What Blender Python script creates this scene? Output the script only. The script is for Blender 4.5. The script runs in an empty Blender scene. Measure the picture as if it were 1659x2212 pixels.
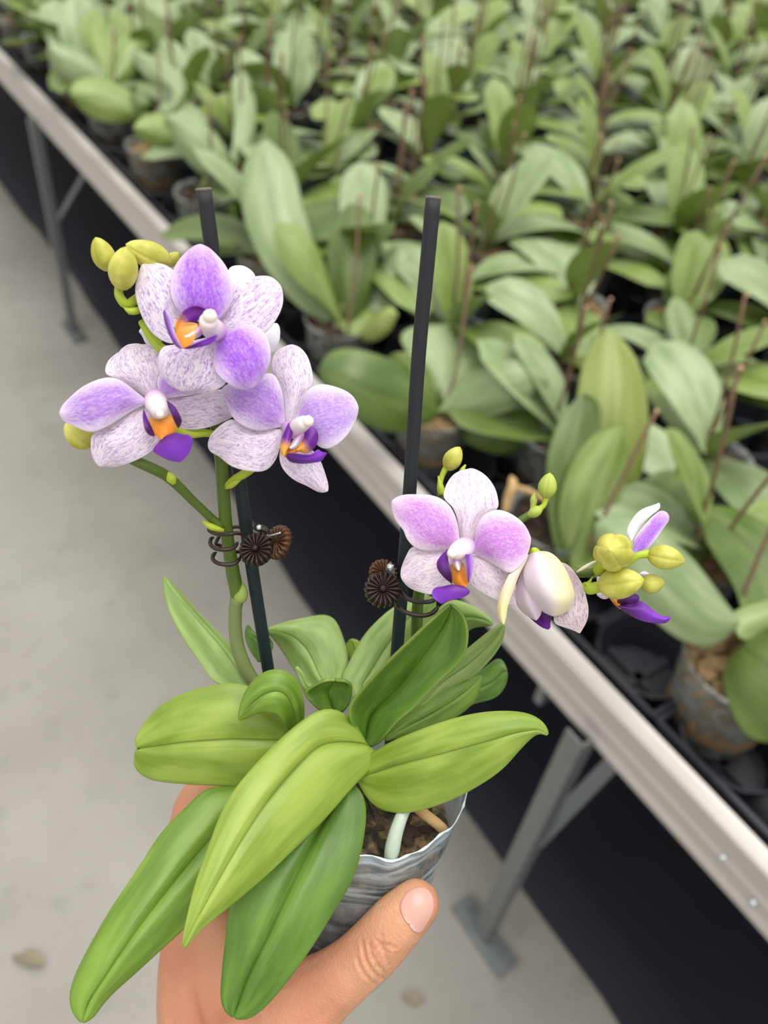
import bpy, bmesh, math, random
from mathutils import Vector, Matrix
from mathutils.bvhtree import BVHTree
C = bpy.context.scene
COL = C.collection
rnd = random.Random(7)

# ------------------------------------------------------------------ camera
FP, CX, CY, CAMH = 1760.0, 829.5, 1106.0, 1.45
CR = Vector((0.83101045, -0.54806876, 0.09509087))      # camera right in the world
CU = Vector((0.32270659, 0.61424543, 0.72011319))       # camera up
CF = Vector((0.45308068, 0.56773513, -0.68730977))      # viewing direction
CAM = Vector((0, 0, CAMH))
cam = bpy.data.cameras.new('camera'); camo = bpy.data.objects.new('camera', cam); COL.objects.link(camo)
m = Matrix.Identity(4)
for i in range(3):
    m[i][0], m[i][1], m[i][2], m[i][3] = CR[i], CU[i], -CF[i], CAM[i]
camo.matrix_world = m
cam.sensor_fit = 'HORIZONTAL'; cam.sensor_width = 36.0; cam.lens = 36.0 * FP / 1659.0
cam.clip_start = 0.02; cam.clip_end = 60
cam.dof.use_dof = True; cam.dof.focus_distance = 0.281; cam.dof.aperture_fstop = 10.6
C.camera = camo

# ------------------------------------------------------------------ daylight: overcast sky through a diffusing roof
w = bpy.data.worlds.new('sky'); C.world = w; w.use_nodes = True
wn, wl = w.node_tree.nodes, w.node_tree.links
bg = wn['Background']; bg.inputs['Strength'].default_value = 1.0
tc = wn.new('ShaderNodeTexCoord'); sx = wn.new('ShaderNodeSeparateXYZ'); wl.new(tc.outputs['Generated'], sx.inputs[0])
ra = wn.new('ShaderNodeValToRGB'); wl.new(sx.outputs['Z'], ra.inputs[0])
ra.color_ramp.elements[0].color = (0.38, 0.38, 0.375, 1); ra.color_ramp.elements[0].position = 0.0
ra.color_ramp.elements[1].color = (1.11, 1.10, 1.07, 1); ra.color_ramp.elements[1].position = 1.0
wl.new(ra.outputs[0], bg.inputs['Color'])
sun = bpy.data.lights.new('daylight', 'SUN'); sun.energy = 1.5; sun.angle = math.radians(50); sun.color = (1, 0.98, 0.95)
suno = bpy.data.objects.new('daylight', sun); COL.objects.link(suno)
suno.rotation_euler = (Vector((-0.12, 0.10, -1.0))).to_track_quat('-Z', 'Y').to_euler()
vs = C.view_settings; vs.view_transform = 'Standard'; vs.look = 'None'; vs.gamma = 1; vs.use_curve_mapping = False
vs.exposure = 0.46

# ------------------------------------------------------------------ helpers
def P(x, y, z):
    """World point seen at photo position x, y at distance z along the viewing axis."""
    return CAM + CR * ((x - CX) / FP * z) + CU * ((CY - y) / FP * z) + CF * z
def project(p):
    d = Vector(p) - CAM; z = d.dot(CF)
    return CX + d.dot(CR) / z * FP, CY - d.dot(CU) / z * FP, z
def srgb(r, g, b):
    f = lambda c: (c / 255 / 12.92) if c / 255 <= 0.04045 else ((c / 255 + 0.055) / 1.055) ** 2.4
    return (f(r), f(g), f(b), 1)
def lerp(a, b, t): return a + (b - a) * t
def tag(o, label=None, cat=None, group=None, kind=None):
    if label: o['label'] = label
    if cat: o['category'] = cat
    if group: o['group'] = group
    if kind: o['kind'] = kind
    return o
def link(o, parent=None):
    COL.objects.link(o)
    if parent is not None:
        o.parent = parent
        if parent.type == 'EMPTY': o.matrix_parent_inverse = Matrix.Translation(-parent.location)
    return o
def empty(name, loc):
    o = bpy.data.objects.new(name, None); o.location = loc; o.empty_display_size = 0.02; COL.objects.link(o); return o
def mesh(name, vf, mat, parent=None, smooth=True, sub=0, solid=0.0, uvs=None, off=0.0):
    me = bpy.data.meshes.new(name)
    me.from_pydata([tuple(v) for v in vf[0]], [], vf[1])
    if uvs:
        uv = me.uv_layers.new(name='UVMap')
        for l in me.loops: uv.data[l.index].uv = uvs[l.vertex_index]
    if smooth: me.polygons.foreach_set('use_smooth', [True] * len(me.polygons))
    me.materials.append(mat); me.update()
    o = bpy.data.objects.new(name, me); link(o, parent)
    if solid: s = o.modifiers.new('solid', 'SOLIDIFY'); s.thickness = solid; s.offset = off
    if sub: s = o.modifiers.new('sub', 'SUBSURF'); s.levels = sub; s.render_levels = sub
    return o
def crom(pts, n):
    """n points spaced evenly by arc length along a Catmull-Rom curve through pts (tuples of any length)."""
    k = len(pts[0]); dense = []
    for i in range(len(pts) - 1):
        p0, p1, p2, p3 = pts[max(i - 1, 0)], pts[i], pts[i + 1], pts[min(i + 2, len(pts) - 1)]
        for j in range(10):
            t = j / 10
            dense.append(tuple(0.5 * (2 * p1[c] + (p2[c] - p0[c]) * t + (2 * p0[c] - 5 * p1[c] + 4 * p2[c] - p3[c]) * t * t
                               + (3 * p1[c] - p0[c] - 3 * p2[c] + p3[c]) * t ** 3) for c in range(k)))
    dense.append(tuple(pts[-1]))
    L = [0]
    for a, b in zip(dense, dense[1:]): L.append(L[-1] + math.dist(a, b))
    out = []; j = 0
    for i in range(n):
        s = L[-1] * i / (n - 1)
        while j < len(L) - 2 and L[j + 1] < s: j += 1
        t = (s - L[j]) / max(L[j + 1] - L[j], 1e-12)
        out.append(tuple(lerp(dense[j][c], dense[j + 1][c], min(max(t, 0), 1)) for c in range(k)))
    return out
def along(keys, s):
    """Smooth value from evenly spaced keys."""
    if len(keys) == 1: return keys[0]
    f = s * (len(keys) - 1); i = min(int(f), len(keys) - 2); t = f - i
    p0, p1, p2, p3 = keys[max(i - 1, 0)], keys[i], keys[i + 1], keys[min(i + 2, len(keys) - 1)]
    return 0.5 * (2 * p1 + (p2 - p0) * t + (2 * p0 - 5 * p1 + 4 * p2 - p3) * t * t + (3 * p1 - p0 - 3 * p2 + p3) * t ** 3)
def blade(name, parent, mat, outline, tip, z, eL=0.004, eR=0.004, mid=None, tr=None, N=18, M=10, groove=0.0, ripple=0.0,
          solid=0.0007, pw=1.6, sub=1, zf=None, seed=0):
    """A thin curved organ (leaf, petal, lobe): outline[0] is its base, outline[tip] its tip; z holds distances from base to
    tip; eL and eR say how far each edge bends away from (+) or towards (-) the viewer."""
    t_ = (lambda p: p) if tr is None else (lambda p: (tr[0] + p[0] * tr[2], tr[1] + p[1] * tr[2]))
    o = [t_(p) for p in outline]
    Lp = crom(o[:tip + 1], N + 1); Rp = crom([o[0]] + o[:tip - 1:-1], N + 1)
    Mp = crom([t_(p) for p in mid], N + 1) if mid else None
    verts, uvs, faces = [], [], []
    r_ = random.Random(seed); ph = [r_.uniform(0, 6.28) for _ in range(4)]
    for i in range(N + 1):
        s = i / N; zz = along(z, s); wgt = min(1, 2.2 * math.sin(math.pi * min(max(s, 0.02), 0.98)))
        for j in range(M + 1):
            t = 2 * j / M - 1
            if Mp:
                a = Lp[i] if t < 0 else Rp[i]; q = abs(t)
                c = ((Lp[i][0] + Rp[i][0]) / 2, (Lp[i][1] + Rp[i][1]) / 2)
                lin = (lerp(Lp[i][0], Rp[i][0], (t + 1) / 2), lerp(Lp[i][1], Rp[i][1], (t + 1) / 2))
                px = lin[0] + (Mp[i][0] - c[0]) * (1 - q) ** 1.3 * wgt; py = lin[1] + (Mp[i][1] - c[1]) * (1 - q) ** 1.3 * wgt
            else:
                px = lerp(Lp[i][0], Rp[i][0], (t + 1) / 2); py = lerp(Lp[i][1], Rp[i][1], (t + 1) / 2)
            e = eL if t < 0 else eR
            if isinstance(e, (list, tuple)): e = along(e, s)
            d = zz + e * abs(t) ** pw * wgt + groove * math.exp(-(t / 0.11) ** 2) * min(1, 6 * s)* (1 - s * 0.6)
            if ripple: d += ripple * abs(t) ** 2 * math.sin(9 * s + ph[0 if t < 0 else 1]) * wgt
            if zf: d = zf(px, py)
            verts.append(P(px, py, d)); uvs.append((s, j / M))
    for i in range(N):
        for j in range(M):
            a = i * (M + 1) + j; faces.append((a, a + 1, a + M + 2, a + M + 1))
    ob = mesh(name, (verts, faces), mat, parent, uvs=uvs, solid=solid, sub=sub)
    return ob
def sweep(path, rads, nr=10, cap=True):
    """Tube through world points with a radius at each."""
    n = len(path); v, f = [], []
    up = Vector((0.31, 0.2, 0.93)); prev = None
    for i in range(n):
        d = (path[min(i + 1, n - 1)] - path[max(i - 1, 0)]).normalized()
        if prev is None: a = d.cross(up).normalized()
        else: a = (prev - d * prev.dot(d)).normalized()
        prev = a; b = d.cross(a)
        for k in range(nr):
            an = 2 * math.pi * k / nr
            v.append(path[i] + (a * math.cos(an) + b * math.sin(an)) * rads[i])
    for i in range(n - 1):
        for k in range(nr):
            f.append((i * nr + k, i * nr + (k + 1) % nr, (i + 1) * nr + (k + 1) % nr, (i + 1) * nr + k))
    if cap:
        f.append(tuple(range(nr - 1, -1, -1))); f.append(tuple((n - 1) * nr + k for k in range(nr)))
    return v, f
def join(*vfs):
    v, f = [], []
    for a, b in vfs:
        o = len(v); v += list(a); f += [tuple(i + o for i in q) for q in b]
    return v, f
def ppath(pts, n, tr=None):
    """Smooth world path from photo points (x, y, z)."""
    if tr: pts = [(tr[0] + p[0] * tr[2], tr[1] + p[1] * tr[2], p[2]) for p in pts]
    q = crom([(p[0], p[1], p[2] * 3000) for p in pts], n)
    return [P(a, b, c / 3000) for a, b, c in q]
def tube(name, parent, mat, pts, r, n=24, tr=None, nr=10, round_end=False):
    pa = ppath(pts, n, tr)
    rr = [along(r, i / (n - 1)) for i in range(n)] if isinstance(r, (list, tuple)) else [r] * n
    if round_end:
        rr[-1] *= 0.25; rr[-2] *= 0.8; rr[0] *= 0.35; rr[1] *= 0.85
    return mesh(name, sweep(pa, rr, nr), mat, parent)
def box(cx, cy, cz, sx, sy, sz):
    v = [(cx + a * sx / 2, cy + b * sy / 2, cz + c * sz / 2) for a in (-1, 1) for b in (-1, 1) for c in (-1, 1)]
    return v, [(0, 1, 3, 2), (4, 6, 7, 5), (0, 4, 5, 1), (2, 3, 7, 6), (0, 2, 6, 4), (1, 5, 7, 3)]
def bar(a, b, wd, th, up=Vector((0, 0, 1))):
    a, b = Vector(a), Vector(b); d = (b - a).normalized(); s = d.cross(up)
    if s.length < 1e-3: s = d.cross(Vector((0, 1, 0)))
    s.normalize(); t = s.cross(d)
    v = [p + s * (i * wd / 2) + t * (j * th / 2) for p in (a, b) for i in (-1, 1) for j in (-1, 1)]
    return v, [(0, 1, 3, 2), (4, 6, 7, 5), (0, 4, 5, 1), (2, 3, 7, 6), (0, 2, 6, 4), (1, 5, 7, 3)]
def lathe(prof, nr, c=Vector(), ax=Vector((0, 0, 1)), mod=None):
    """Surface of revolution; prof = [(radius, height)]; mod(angle, i) scales the radius."""
    ax = ax.normalized(); a = ax.orthogonal().normalized(); b = ax.cross(a); v, f = [], []
    for i, (r, h) in enumerate(prof):
        for k in range(nr):
            an = 2 * math.pi * k / nr; q = r * (mod(an, i) if mod else 1)
            v.append(c + ax * h + (a * math.cos(an) + b * math.sin(an)) * q)
    for i in range(len(prof) - 1):
        for k in range(nr):
            f.append((i * nr + k, i * nr + (k + 1) % nr, (i + 1) * nr + (k + 1) % nr, (i + 1) * nr + k))
    return v, f

# ------------------------------------------------------------------ materials
class NT:
    def __init__(s, name):
        s.m = bpy.data.materials.new(name); s.m.use_nodes = True; s.t = s.m.node_tree
        s.b = s.t.nodes['Principled BSDF']; s.out = s.t.nodes['Material Output']
    def n(s, ty, **kw):
        x = s.t.nodes.new(ty)
        for k, v in kw.items(): setattr(x, k, v)
        return x
    def set(s, sock, v):
        if hasattr(v, 'is_output') or isinstance(v, bpy.types.NodeSocket): s.t.links.new(v, sock)
        else: sock.default_value = v
    def math(s, op, a, b=0.0, c=None, clamp=False):
        x = s.n('ShaderNodeMath', operation=op, use_clamp=clamp); s.set(x.inputs[0], a); s.set(x.inputs[1], b)
        if c is not None: s.set(x.inputs[2], c)
        return x.outputs[0]
    def mix(s, f, a, b):
        x = s.n('ShaderNodeMix', data_type='RGBA'); s.set(x.inputs[0], f); s.set(x.inputs[6], a); s.set(x.inputs[7], b); return x.outputs[2]
    def smooth(s, v, lo, hi, a=0.0, b=1.0):
        x = s.n('ShaderNodeMapRange', interpolation_type='SMOOTHSTEP'); s.set(x.inputs[0], v)
        for i, q in enumerate((lo, hi, a, b)): x.inputs[i + 1].default_value = q
        return x.outputs[0]
    def noise(s, vec, scale, detail=3, rough=0.5, dist=0.0):
        x = s.n('ShaderNodeTexNoise'); s.set(x.inputs['Vector'], vec); x.inputs['Scale'].default_value = scale
        x.inputs['Detail'].default_value = detail; x.inputs['Roughness'].default_value = rough; x.inputs['Distortion'].default_value = dist
        return x.outputs[0]
    def uv(s):
        x = s.n('ShaderNodeUVMap'); y = s.n('ShaderNodeSeparateXYZ'); s.t.links.new(x.outputs[0], y.inputs[0]); return y.outputs[0], y.outputs[1]
    def vec(s, a, b, c):
        x = s.n('ShaderNodeCombineXYZ')
        for i, q in enumerate((a, b, c)): s.set(x.inputs[i], q)
        return x.outputs[0]
    def rand(s): return s.n('ShaderNodeObjectInfo').outputs['Random']
    def obj(s): return s.n('ShaderNodeTexCoord').outputs['Object']
    def back(s): return s.n('ShaderNodeNewGeometry').outputs['Backfacing']
    def bump(s, h, strength, dist=0.001):
        x = s.n('ShaderNodeBump'); s.set(x.inputs['Height'], h); x.inputs['Strength'].default_value = strength
        x.inputs['Distance'].default_value = dist; s.t.links.new(x.outputs[0], s.b.inputs['Normal']); return x.outputs[0]
    def color(s, c): s.set(s.b.inputs['Base Color'], c)
    def p(s, **kw):
        for k, v in kw.items(): s.set(s.b.inputs[k.replace('_', ' ')], v)
    def thin(s, c, f):
        tr = s.n('ShaderNodeBsdfTranslucent'); s.set(tr.inputs['Color'], c); mx = s.n('ShaderNodeMixShader'); s.set(mx.inputs[0], f)
        s.t.links.new(s.b.outputs[0], mx.inputs[1]); s.t.links.new(tr.outputs[0], mx.inputs[2]); s.t.links.new(mx.outputs[0], s.out.inputs[0])
def plain(name, c, rough=0.5, metal=0.0, bump=0.0, bs=200, var=0.0, spec=0.5):
    k = NT(name); k.p(Roughness=rough, Metallic=metal); k.b.inputs['Specular IOR Level'].default_value = spec
    nz = k.noise(k.obj(), bs, 4)
    k.color(k.mix(nz, tuple(x * (1 - var) for x in c[:3]) + (1,), tuple(min(1, x * (1 + var)) for x in c[:3]) + (1,)))
    if bump: k.bump(nz, bump)
    return k.m
def leaf_mat(name, lo, hi, rough=0.42, far=False, hv=0.0):
    k = NT(name); u, v = k.uv(); o = k.obj(); rd = k.rand()
    c = k.math('ABSOLUTE', k.math('SUBTRACT', v, 0.5))
    broad = k.noise(k.vec(k.math('MULTIPLY', u, 3), k.math('MULTIPLY', v, 5), k.math('MULTIPLY', rd, 40)), 1.0, 2)
    col = k.mix(k.smooth(broad, 0.3, 0.7), lo, hi)
    if not far:
        st = k.noise(k.vec(k.math('MULTIPLY', u, 6), k.math('MULTIPLY', v, 60), rd), 1.0, 3)
        col = k.mix(k.math('MULTIPLY', k.smooth(st, 0.45, 0.75), 0.16), col, tuple(x * 1.35 for x in hi[:3]) + (1,))
        rib = k.smooth(c, 0.0, 0.03, 1, 0); col = k.mix(k.math('MULTIPLY', rib, 0.45), col, tuple(x * 0.55 for x in lo[:3]) + (1,))
        edge = k.smooth(c, 0.475, 0.5); col = k.mix(k.math('MULTIPLY', edge, 0.22), col, srgb(185, 190, 90))
        fine = k.noise(o, 900, 3, 0.6); blot = k.noise(o, 60, 3)
        col = k.mix(k.math('MULTIPLY', k.smooth(blot, 0.45, 0.7), 0.22), col, lo)
        k.bump(k.math('ADD', k.math('MULTIPLY', fine, 0.5), k.math('MULTIPLY', st, 0.6)), 0.16, 0.0006)
        ribs = k.math('ADD', k.smooth(c, 0.0, 0.022, -1, 0), k.smooth(k.math('ABSOLUTE', k.math('SUBTRACT', c, 0.085)), 0.0, 0.025, -0.16, 0))
        k.bump(k.math('ADD', ribs, k.math('ADD', k.math('MULTIPLY', fine, 0.10), k.math('MULTIPLY', st, 0.12))), 0.5, 0.0007)
    else:
        tone = k.math('ADD', k.math('MULTIPLY', rd, 0.7), 0.15)
        col = k.mix(k.math('MULTIPLY', tone, hv), col, srgb(140, 156, 66))
        rib = k.smooth(c, 0.0, 0.045, 1, 0); col = k.mix(k.math('MULTIPLY', rib, 0.35), col, tuple(x * 0.5 for x in lo[:3]) + (1,))
    under = k.mix(0.5, col, srgb(120, 140, 70))
    col = k.mix(k.back(), col, under)
    k.color(col); k.p(Roughness=rough); k.b.inputs['Specular IOR Level'].default_value = 0.55
    k.thin(k.mix(0.4, col, srgb(170, 196, 70)), 0.10 if far else 0.15)
    return k.m
def petal_mat(name, kind, deep, pale, vein, dens=1.0, tipc=None, backc=(236, 228, 240)):
    k = NT(name); u, v = k.uv(); rd = k.math('MULTIPLY', k.rand(), 50)
    e = k.math('ABSOLUTE', k.math('SUBTRACT', k.math('MULTIPLY', v, 2), 1))
    e = k.math('MAXIMUM', k.math('POWER', e, 1.3), k.math('POWER', u, 2.6))
    core = k.smooth(e, 0.42, 0.97, 1, 0)
    rim = k.smooth(e, 0.9, 0.99)
    wv = k.vec(k.math('MULTIPLY', u, 7), k.math('MULTIPLY', v, 9), rd)
    warp = k.noise(wv, 2.0, 2)
    v2 = k.math('ADD', v, k.math('MULTIPLY', k.math('SUBTRACT', warp, 0.5), 0.10))
    nv = k.noise(k.vec(k.math('MULTIPLY', u, 5.5), k.math('MULTIPLY', v2, 24), rd), 1.0, 2, 0.5, 0.5)
    mott = k.noise(k.vec(k.math('MULTIPLY', u, 26), k.math('MULTIPLY', v, 32), rd), 1.0, 2, 0.6, 0.8)
    ridge = k.smooth(k.math('ABSOLUTE', k.math('SUBTRACT', nv, 0.5)), 0.0, 0.085, 1, 0)
    if kind == 'P':
        # violet blush, mottled all over, paling to the rim and to the throat
        f = k.math('MULTIPLY', k.smooth(e, 0.25, 1.0, 1, 0), k.smooth(u, 0.02, 0.28, 0.3, 1.0))
        th = k.math('MULTIPLY', k.math('SUBTRACT', k.math('ADD', k.math('MULTIPLY', mott, 0.75), k.math('MULTIPLY', nv, 0.25)), 0.5), 2.3)
        f2 = k.math('ADD', k.math('MULTIPLY', f, 0.85), k.math('MULTIPLY', th, k.smooth(f, 0.0, 0.5, 0.5, 1.0)), clamp=True)
        col = k.mix(k.math('MULTIPLY', f2, dens), pale, deep)
        col = k.mix(k.math('MULTIPLY', k.math('MULTIPLY', ridge, k.smooth(u, 0.15, 0.45, 1, 0.1)), 0.25), col, vein)
    else:
        brk = k.smooth(mott, 0.30, 0.56)
        f = k.math('MULTIPLY', k.math('MULTIPLY', ridge, brk), k.smooth(e, 0.80, 0.98, 1, 0.2))
        dots = k.math('MULTIPLY', k.smooth(k.noise(k.vec(k.math('MULTIPLY', u, 40), k.math('MULTIPLY', v, 46), rd), 1.0, 1), 0.60, 0.68), k.smooth(u, 0.2, 0.6, 1, 0.1))
        f = k.math('MAXIMUM', f, k.math('MULTIPLY', dots, k.smooth(e, 0.75, 0.95, 0.9, 0)))
        blush = k.math('MULTIPLY', k.smooth(k.noise(k.vec(k.math('MULTIPLY', u, 3), k.math('MULTIPLY', v, 4), rd), 1.0, 2), 0.35, 0.75), 0.22)
        col = k.mix(blush, pale, deep)
        col = k.mix(k.math('MULTIPLY', f, dens), col, vein)
        if tipc: col = k.mix(k.math('MULTIPLY', k.smooth(u, 0.80, 1.0), 0.35), col, tipc)
    col = k.mix(k.math('MULTIPLY', rim, 0.75), col, srgb(246, 238, 246))
    col = k.mix(k.math('MULTIPLY', k.back(), 0.75), col, srgb(*backc))
    k.color(col); k.p(Roughness=0.55); k.b.inputs['Specular IOR Level'].default_value = 0.3
    k.bump(k.math('ADD', k.math('MULTIPLY', ridge, 0.4), mott), 0.10, 0.0005)
    k.thin(col, 0.22)
    return k.m
def grad_mat(name, c0, c1, lo, hi, axis='u', rough=0.45, stripes=None, thin=0.15, mid=None):
    k = NT(name); u, v = k.uv(); a = u if axis == 'u' else v
    nz = k.noise(k.vec(k.math('MULTIPLY', u, 14), k.math('MULTIPLY', v, 18), 1.3), 1.0, 3)
    a2 = k.math('ADD', a, k.math('MULTIPLY', k.math('SUBTRACT', nz, 0.5), 0.22))
    col = k.mix(k.smooth(a2, lo, hi), c0, c1)
    if stripes:
        sN = k.noise(k.vec(k.math('MULTIPLY', u, 3), k.math('MULTIPLY', v, 26), 4.1), 1.0, 2)
        col = k.mix(k.math('MULTIPLY', k.smooth(sN, 0.55, 0.68), 0.6), col, stripes)
    k.color(col); k.p(Roughness=rough); k.thin(col, thin); return k.m

LEAF = leaf_mat('leaf_green', srgb(98, 132, 34), srgb(132, 164, 60))
LEAF_Y = leaf_mat('leaf_yellow_green', srgb(122, 150, 42), srgb(160, 182, 76))
LEAF_D = leaf_mat('leaf_deep_green', srgb(76, 112, 30), srgb(104, 142, 48))
LEAF_P = leaf_mat('leaf_pale_green', srgb(128, 160, 76), srgb(166, 192, 112))
FAR = [leaf_mat('bench_leaf_%s' % n, a, b, rough=r_, far=True, hv=h) for n, a, b, r_, h in (
    ('fresh', srgb(118, 142, 70), srgb(150, 170, 102), 0.34, 0.3), ('grey', srgb(128, 150, 100), srgb(162, 178, 134), 0.34, 0.1),
    ('dark', srgb(76, 100, 40), srgb(102, 124, 62), 0.34, 0.2), ('olive', srgb(124, 136, 62), srgb(152, 162, 94), 0.38, 0.4))]
violet, lilac = srgb(158, 84, 226), srgb(226, 204, 242)
PT = petal_mat('petal_deep_violet', 'P', srgb(170, 96, 230), srgb(236, 208, 248), srgb(156, 82, 215), 1.0)
PL = petal_mat('petal_soft_violet', 'P', srgb(178, 126, 222), srgb(242, 224, 246), srgb(158, 104, 208), 0.95)
PR = petal_mat('petal_lilac', 'P', srgb(182, 134, 228), srgb(242, 226, 248), srgb(172, 118, 218), 0.92)
PK = petal_mat('petal_orchid_pink', 'P', srgb(208, 130, 224), srgb(248, 228, 245), srgb(176, 92, 212), 0.95)
SV = petal_mat('sepal_veined', 'V', srgb(226, 204, 238), srgb(250, 242, 250), srgb(170, 108, 200), 0.85, srgb(248, 214, 188))
SD = petal_mat('sepal_dotted', 'V', srgb(228, 208, 236), srgb(248, 238, 246), srgb(168, 114, 186), 0.72)
SP = petal_mat('sepal_pink_veined', 'V', srgb(244, 222, 236), srgb(252, 242, 244), srgb(196, 132, 208), 0.68)
SO = petal_mat('sepal_opening', 'V', srgb(210, 182, 204), srgb(230, 212, 216), srgb(132, 82, 126), 0.7, srgb(236, 210, 174))
WH = petal_mat('petal_white_back', 'V', srgb(232, 226, 242), srgb(246, 244, 250), srgb(222, 212, 236), 0.2)
LIPP = grad_mat('lip_purple', srgb(98, 10, 96), srgb(124, 44, 190), 0.05, 0.7)
LIPM = grad_mat('lip_mid_purple', srgb(86, 12, 104), srgb(142, 62, 208), 0.0, 0.75)
LIPD = grad_mat('lip_dark', srgb(66, 4, 78), srgb(104, 24, 146), 0.2, 0.9)
LIPO = grad_mat('lip_two_tone', srgb(240, 170, 60), srgb(112, 26, 150), 0.22, 0.5)
LIPV = grad_mat('lip_lilac_side', srgb(122, 50, 172), srgb(200, 160, 236), 0.3, 1.0, 'v')
CALL = grad_mat('callus_orange', srgb(250, 196, 110), srgb(232, 142, 26), 0.1, 0.6, stripes=srgb(196, 96, 24))
COLM = grad_mat('column_pink', srgb(226, 176, 232), srgb(252, 240, 238), 0.2, 0.75)
COLW = plain('anther_cap', srgb(252, 236, 222), 0.45, 0, 0.05, 500, 0.05)
OPENC = grad_mat('opening_petal_cream', srgb(240, 226, 238), srgb(250, 240, 196), 0.30, 0.75, 'v', stripes=srgb(246, 226, 220))
OPENP = grad_mat('opening_petal_pink', srgb(226, 196, 222), srgb(240, 220, 234), 0.2, 0.8)
OPENY = grad_mat('opening_sepal_cream', srgb(246, 232, 214), srgb(246, 232, 170), 0.1, 0.9)
def bud_mat():
    k = NT('bud_yellow_green'); o = k.obj(); n = k.noise(o, 160, 3); f = k.noise(o, 1400, 2)
    k.color(k.mix(k.smooth(n, 0.3, 0.7), srgb(176, 174, 62), srgb(214, 208, 104))); k.p(Roughness=0.5); k.bump(f, 0.08, 0.0004)
    k.b.inputs['Subsurface Weight'].default_value = 0.12; k.b.inputs['Subsurface Radius'].default_value = (0.002, 0.002, 0.0006)
    k.b.inputs['Subsurface Scale'].default_value = 1.0
    return k.m
BUD = bud_mat()
BUDG = plain('young_bud_green', srgb(176, 190, 84), 0.5, 0, 0.06, 300, 0.12)
STEM = plain('spike_green', srgb(84, 106, 30), 0.45, 0, 0.08, 200, 0.25)
SHEATH = plain('sheath_green', srgb(146, 166, 76), 0.5, 0, 0.08, 260, 0.12)
STEMG = plain('spike_grey_green', srgb(118, 134, 78), 0.5, 0, 0.08, 260, 0.15)
STEML = plain('pedicel_yellow_green', srgb(176, 194, 50), 0.45, 0, 0.05, 200, 0.12)
def stake_mat():
    k = NT('stake_dark_green'); o = k.n('ShaderNodeTexCoord').outputs['UV']; u, v = k.uv()
    st = k.noise(k.vec(k.math('MULTIPLY', u, 3), k.math('MULTIPLY', v, 60), 0), 1.0, 3)
    k.color(k.mix(k.math('MULTIPLY', k.smooth(u, 0.1, 0.8), 1), srgb(12, 34, 40), srgb(34, 35, 40)))
    k.p(Roughness=k.math('ADD', k.math('MULTIPLY', st, 0.3), 0.35)); k.bump(st, 0.5, 0.0008); return k.m
STAKE = stake_mat()
CUT = plain('cut_end', srgb(120, 112, 104), 0.7, 0, 0.3, 900, 0.3)
CLIP = plain('clip_brown_plastic', srgb(44, 30, 25), 0.30, 0, 0.05, 400, 0.12)
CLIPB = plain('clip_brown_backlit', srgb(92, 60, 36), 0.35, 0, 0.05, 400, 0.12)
STEEL = plain('bright_steel', srgb(215, 220, 222), 0.25, 1.0, 0.0, 100, 0.02)
def clear_plastic(name, tint, gloss, op, col=srgb(150, 154, 150)):
    k = NT(name); tr = k.n('ShaderNodeBsdfTransparent'); tr.inputs[0].default_value = tint
    nz = k.noise(k.obj(), 55, 4, 0.6, 0.5); k.color(col); k.p(Roughness=0.2)
    lw = k.n('ShaderNodeLayerWeight'); lw.inputs[0].default_value = gloss
    mx = k.n('ShaderNodeMixShader'); f = k.math('ADD', k.math('MULTIPLY', lw.outputs['Facing'], 0.42), k.math('MULTIPLY', k.smooth(nz, 0.35, 0.68), op * 3), clamp=True)
    k.set(mx.inputs[0], f); k.t.links.new(tr.outputs[0], mx.inputs[1]); k.t.links.new(k.b.outputs[0], mx.inputs[2]); k.t.links.new(mx.outputs[0], k.out.inputs[0])
    return k.m
def held_pot():
    k = NT('clear_wavy_pot_plastic'); u, v = k.uv(); tr = k.n('ShaderNodeBsdfTransparent'); tr.inputs[0].default_value = (0.93, 0.96, 0.97, 1)
    st = k.noise(k.vec(k.math('MULTIPLY', u, 17), k.math('MULTIPLY', v, 6), 0.3), 1.0, 3, 0.5, 0.8); pa = k.noise(k.vec(k.math('MULTIPLY', u, 4), k.math('MULTIPLY', v, 12), 2.0), 1.0, 3)
    k.color(k.mix(k.smooth(st, 0.36, 0.66), srgb(150, 166, 174), srgb(194, 206, 212))); k.p(Roughness=0.16)
    top = k.smooth(u, 0.55, 0.85); lw = k.n('ShaderNodeLayerWeight'); lw.inputs[0].default_value = 0.3
    f = k.math('ADD', k.math('MULTIPLY', k.smooth(st, 0.40, 0.70), k.math('ADD', k.math('MULTIPLY', top, 0.50), 0.10)), k.math('ADD', k.math('MULTIPLY', k.smooth(pa, 0.45, 0.7), 0.22), k.math('MULTIPLY', lw.outputs['Facing'], 0.35)))
    f = k.math('ADD', f, k.smooth(u, 0.86, 0.99, 0.05, 0.34), clamp=True)
    mx = k.n('ShaderNodeMixShader'); k.set(mx.inputs[0], f); k.bump(st, 0.4, 0.001)
    k.t.links.new(tr.outputs[0], mx.inputs[1]); k.t.links.new(k.b.outputs[0], mx.inputs[2]); k.t.links.new(mx.outputs[0], k.out.inputs[0]); return k.m
POTH_MAT = held_pot()
POTF = clear_plastic('cloudy_pot_plastic', (0.84, 0.87, 0.84, 1), 0.45, 0.30)
RIMW = plain('frayed_rim_white', srgb(214, 226, 230), 0.35, 0, 0.2, 900, 0.08)
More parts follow.
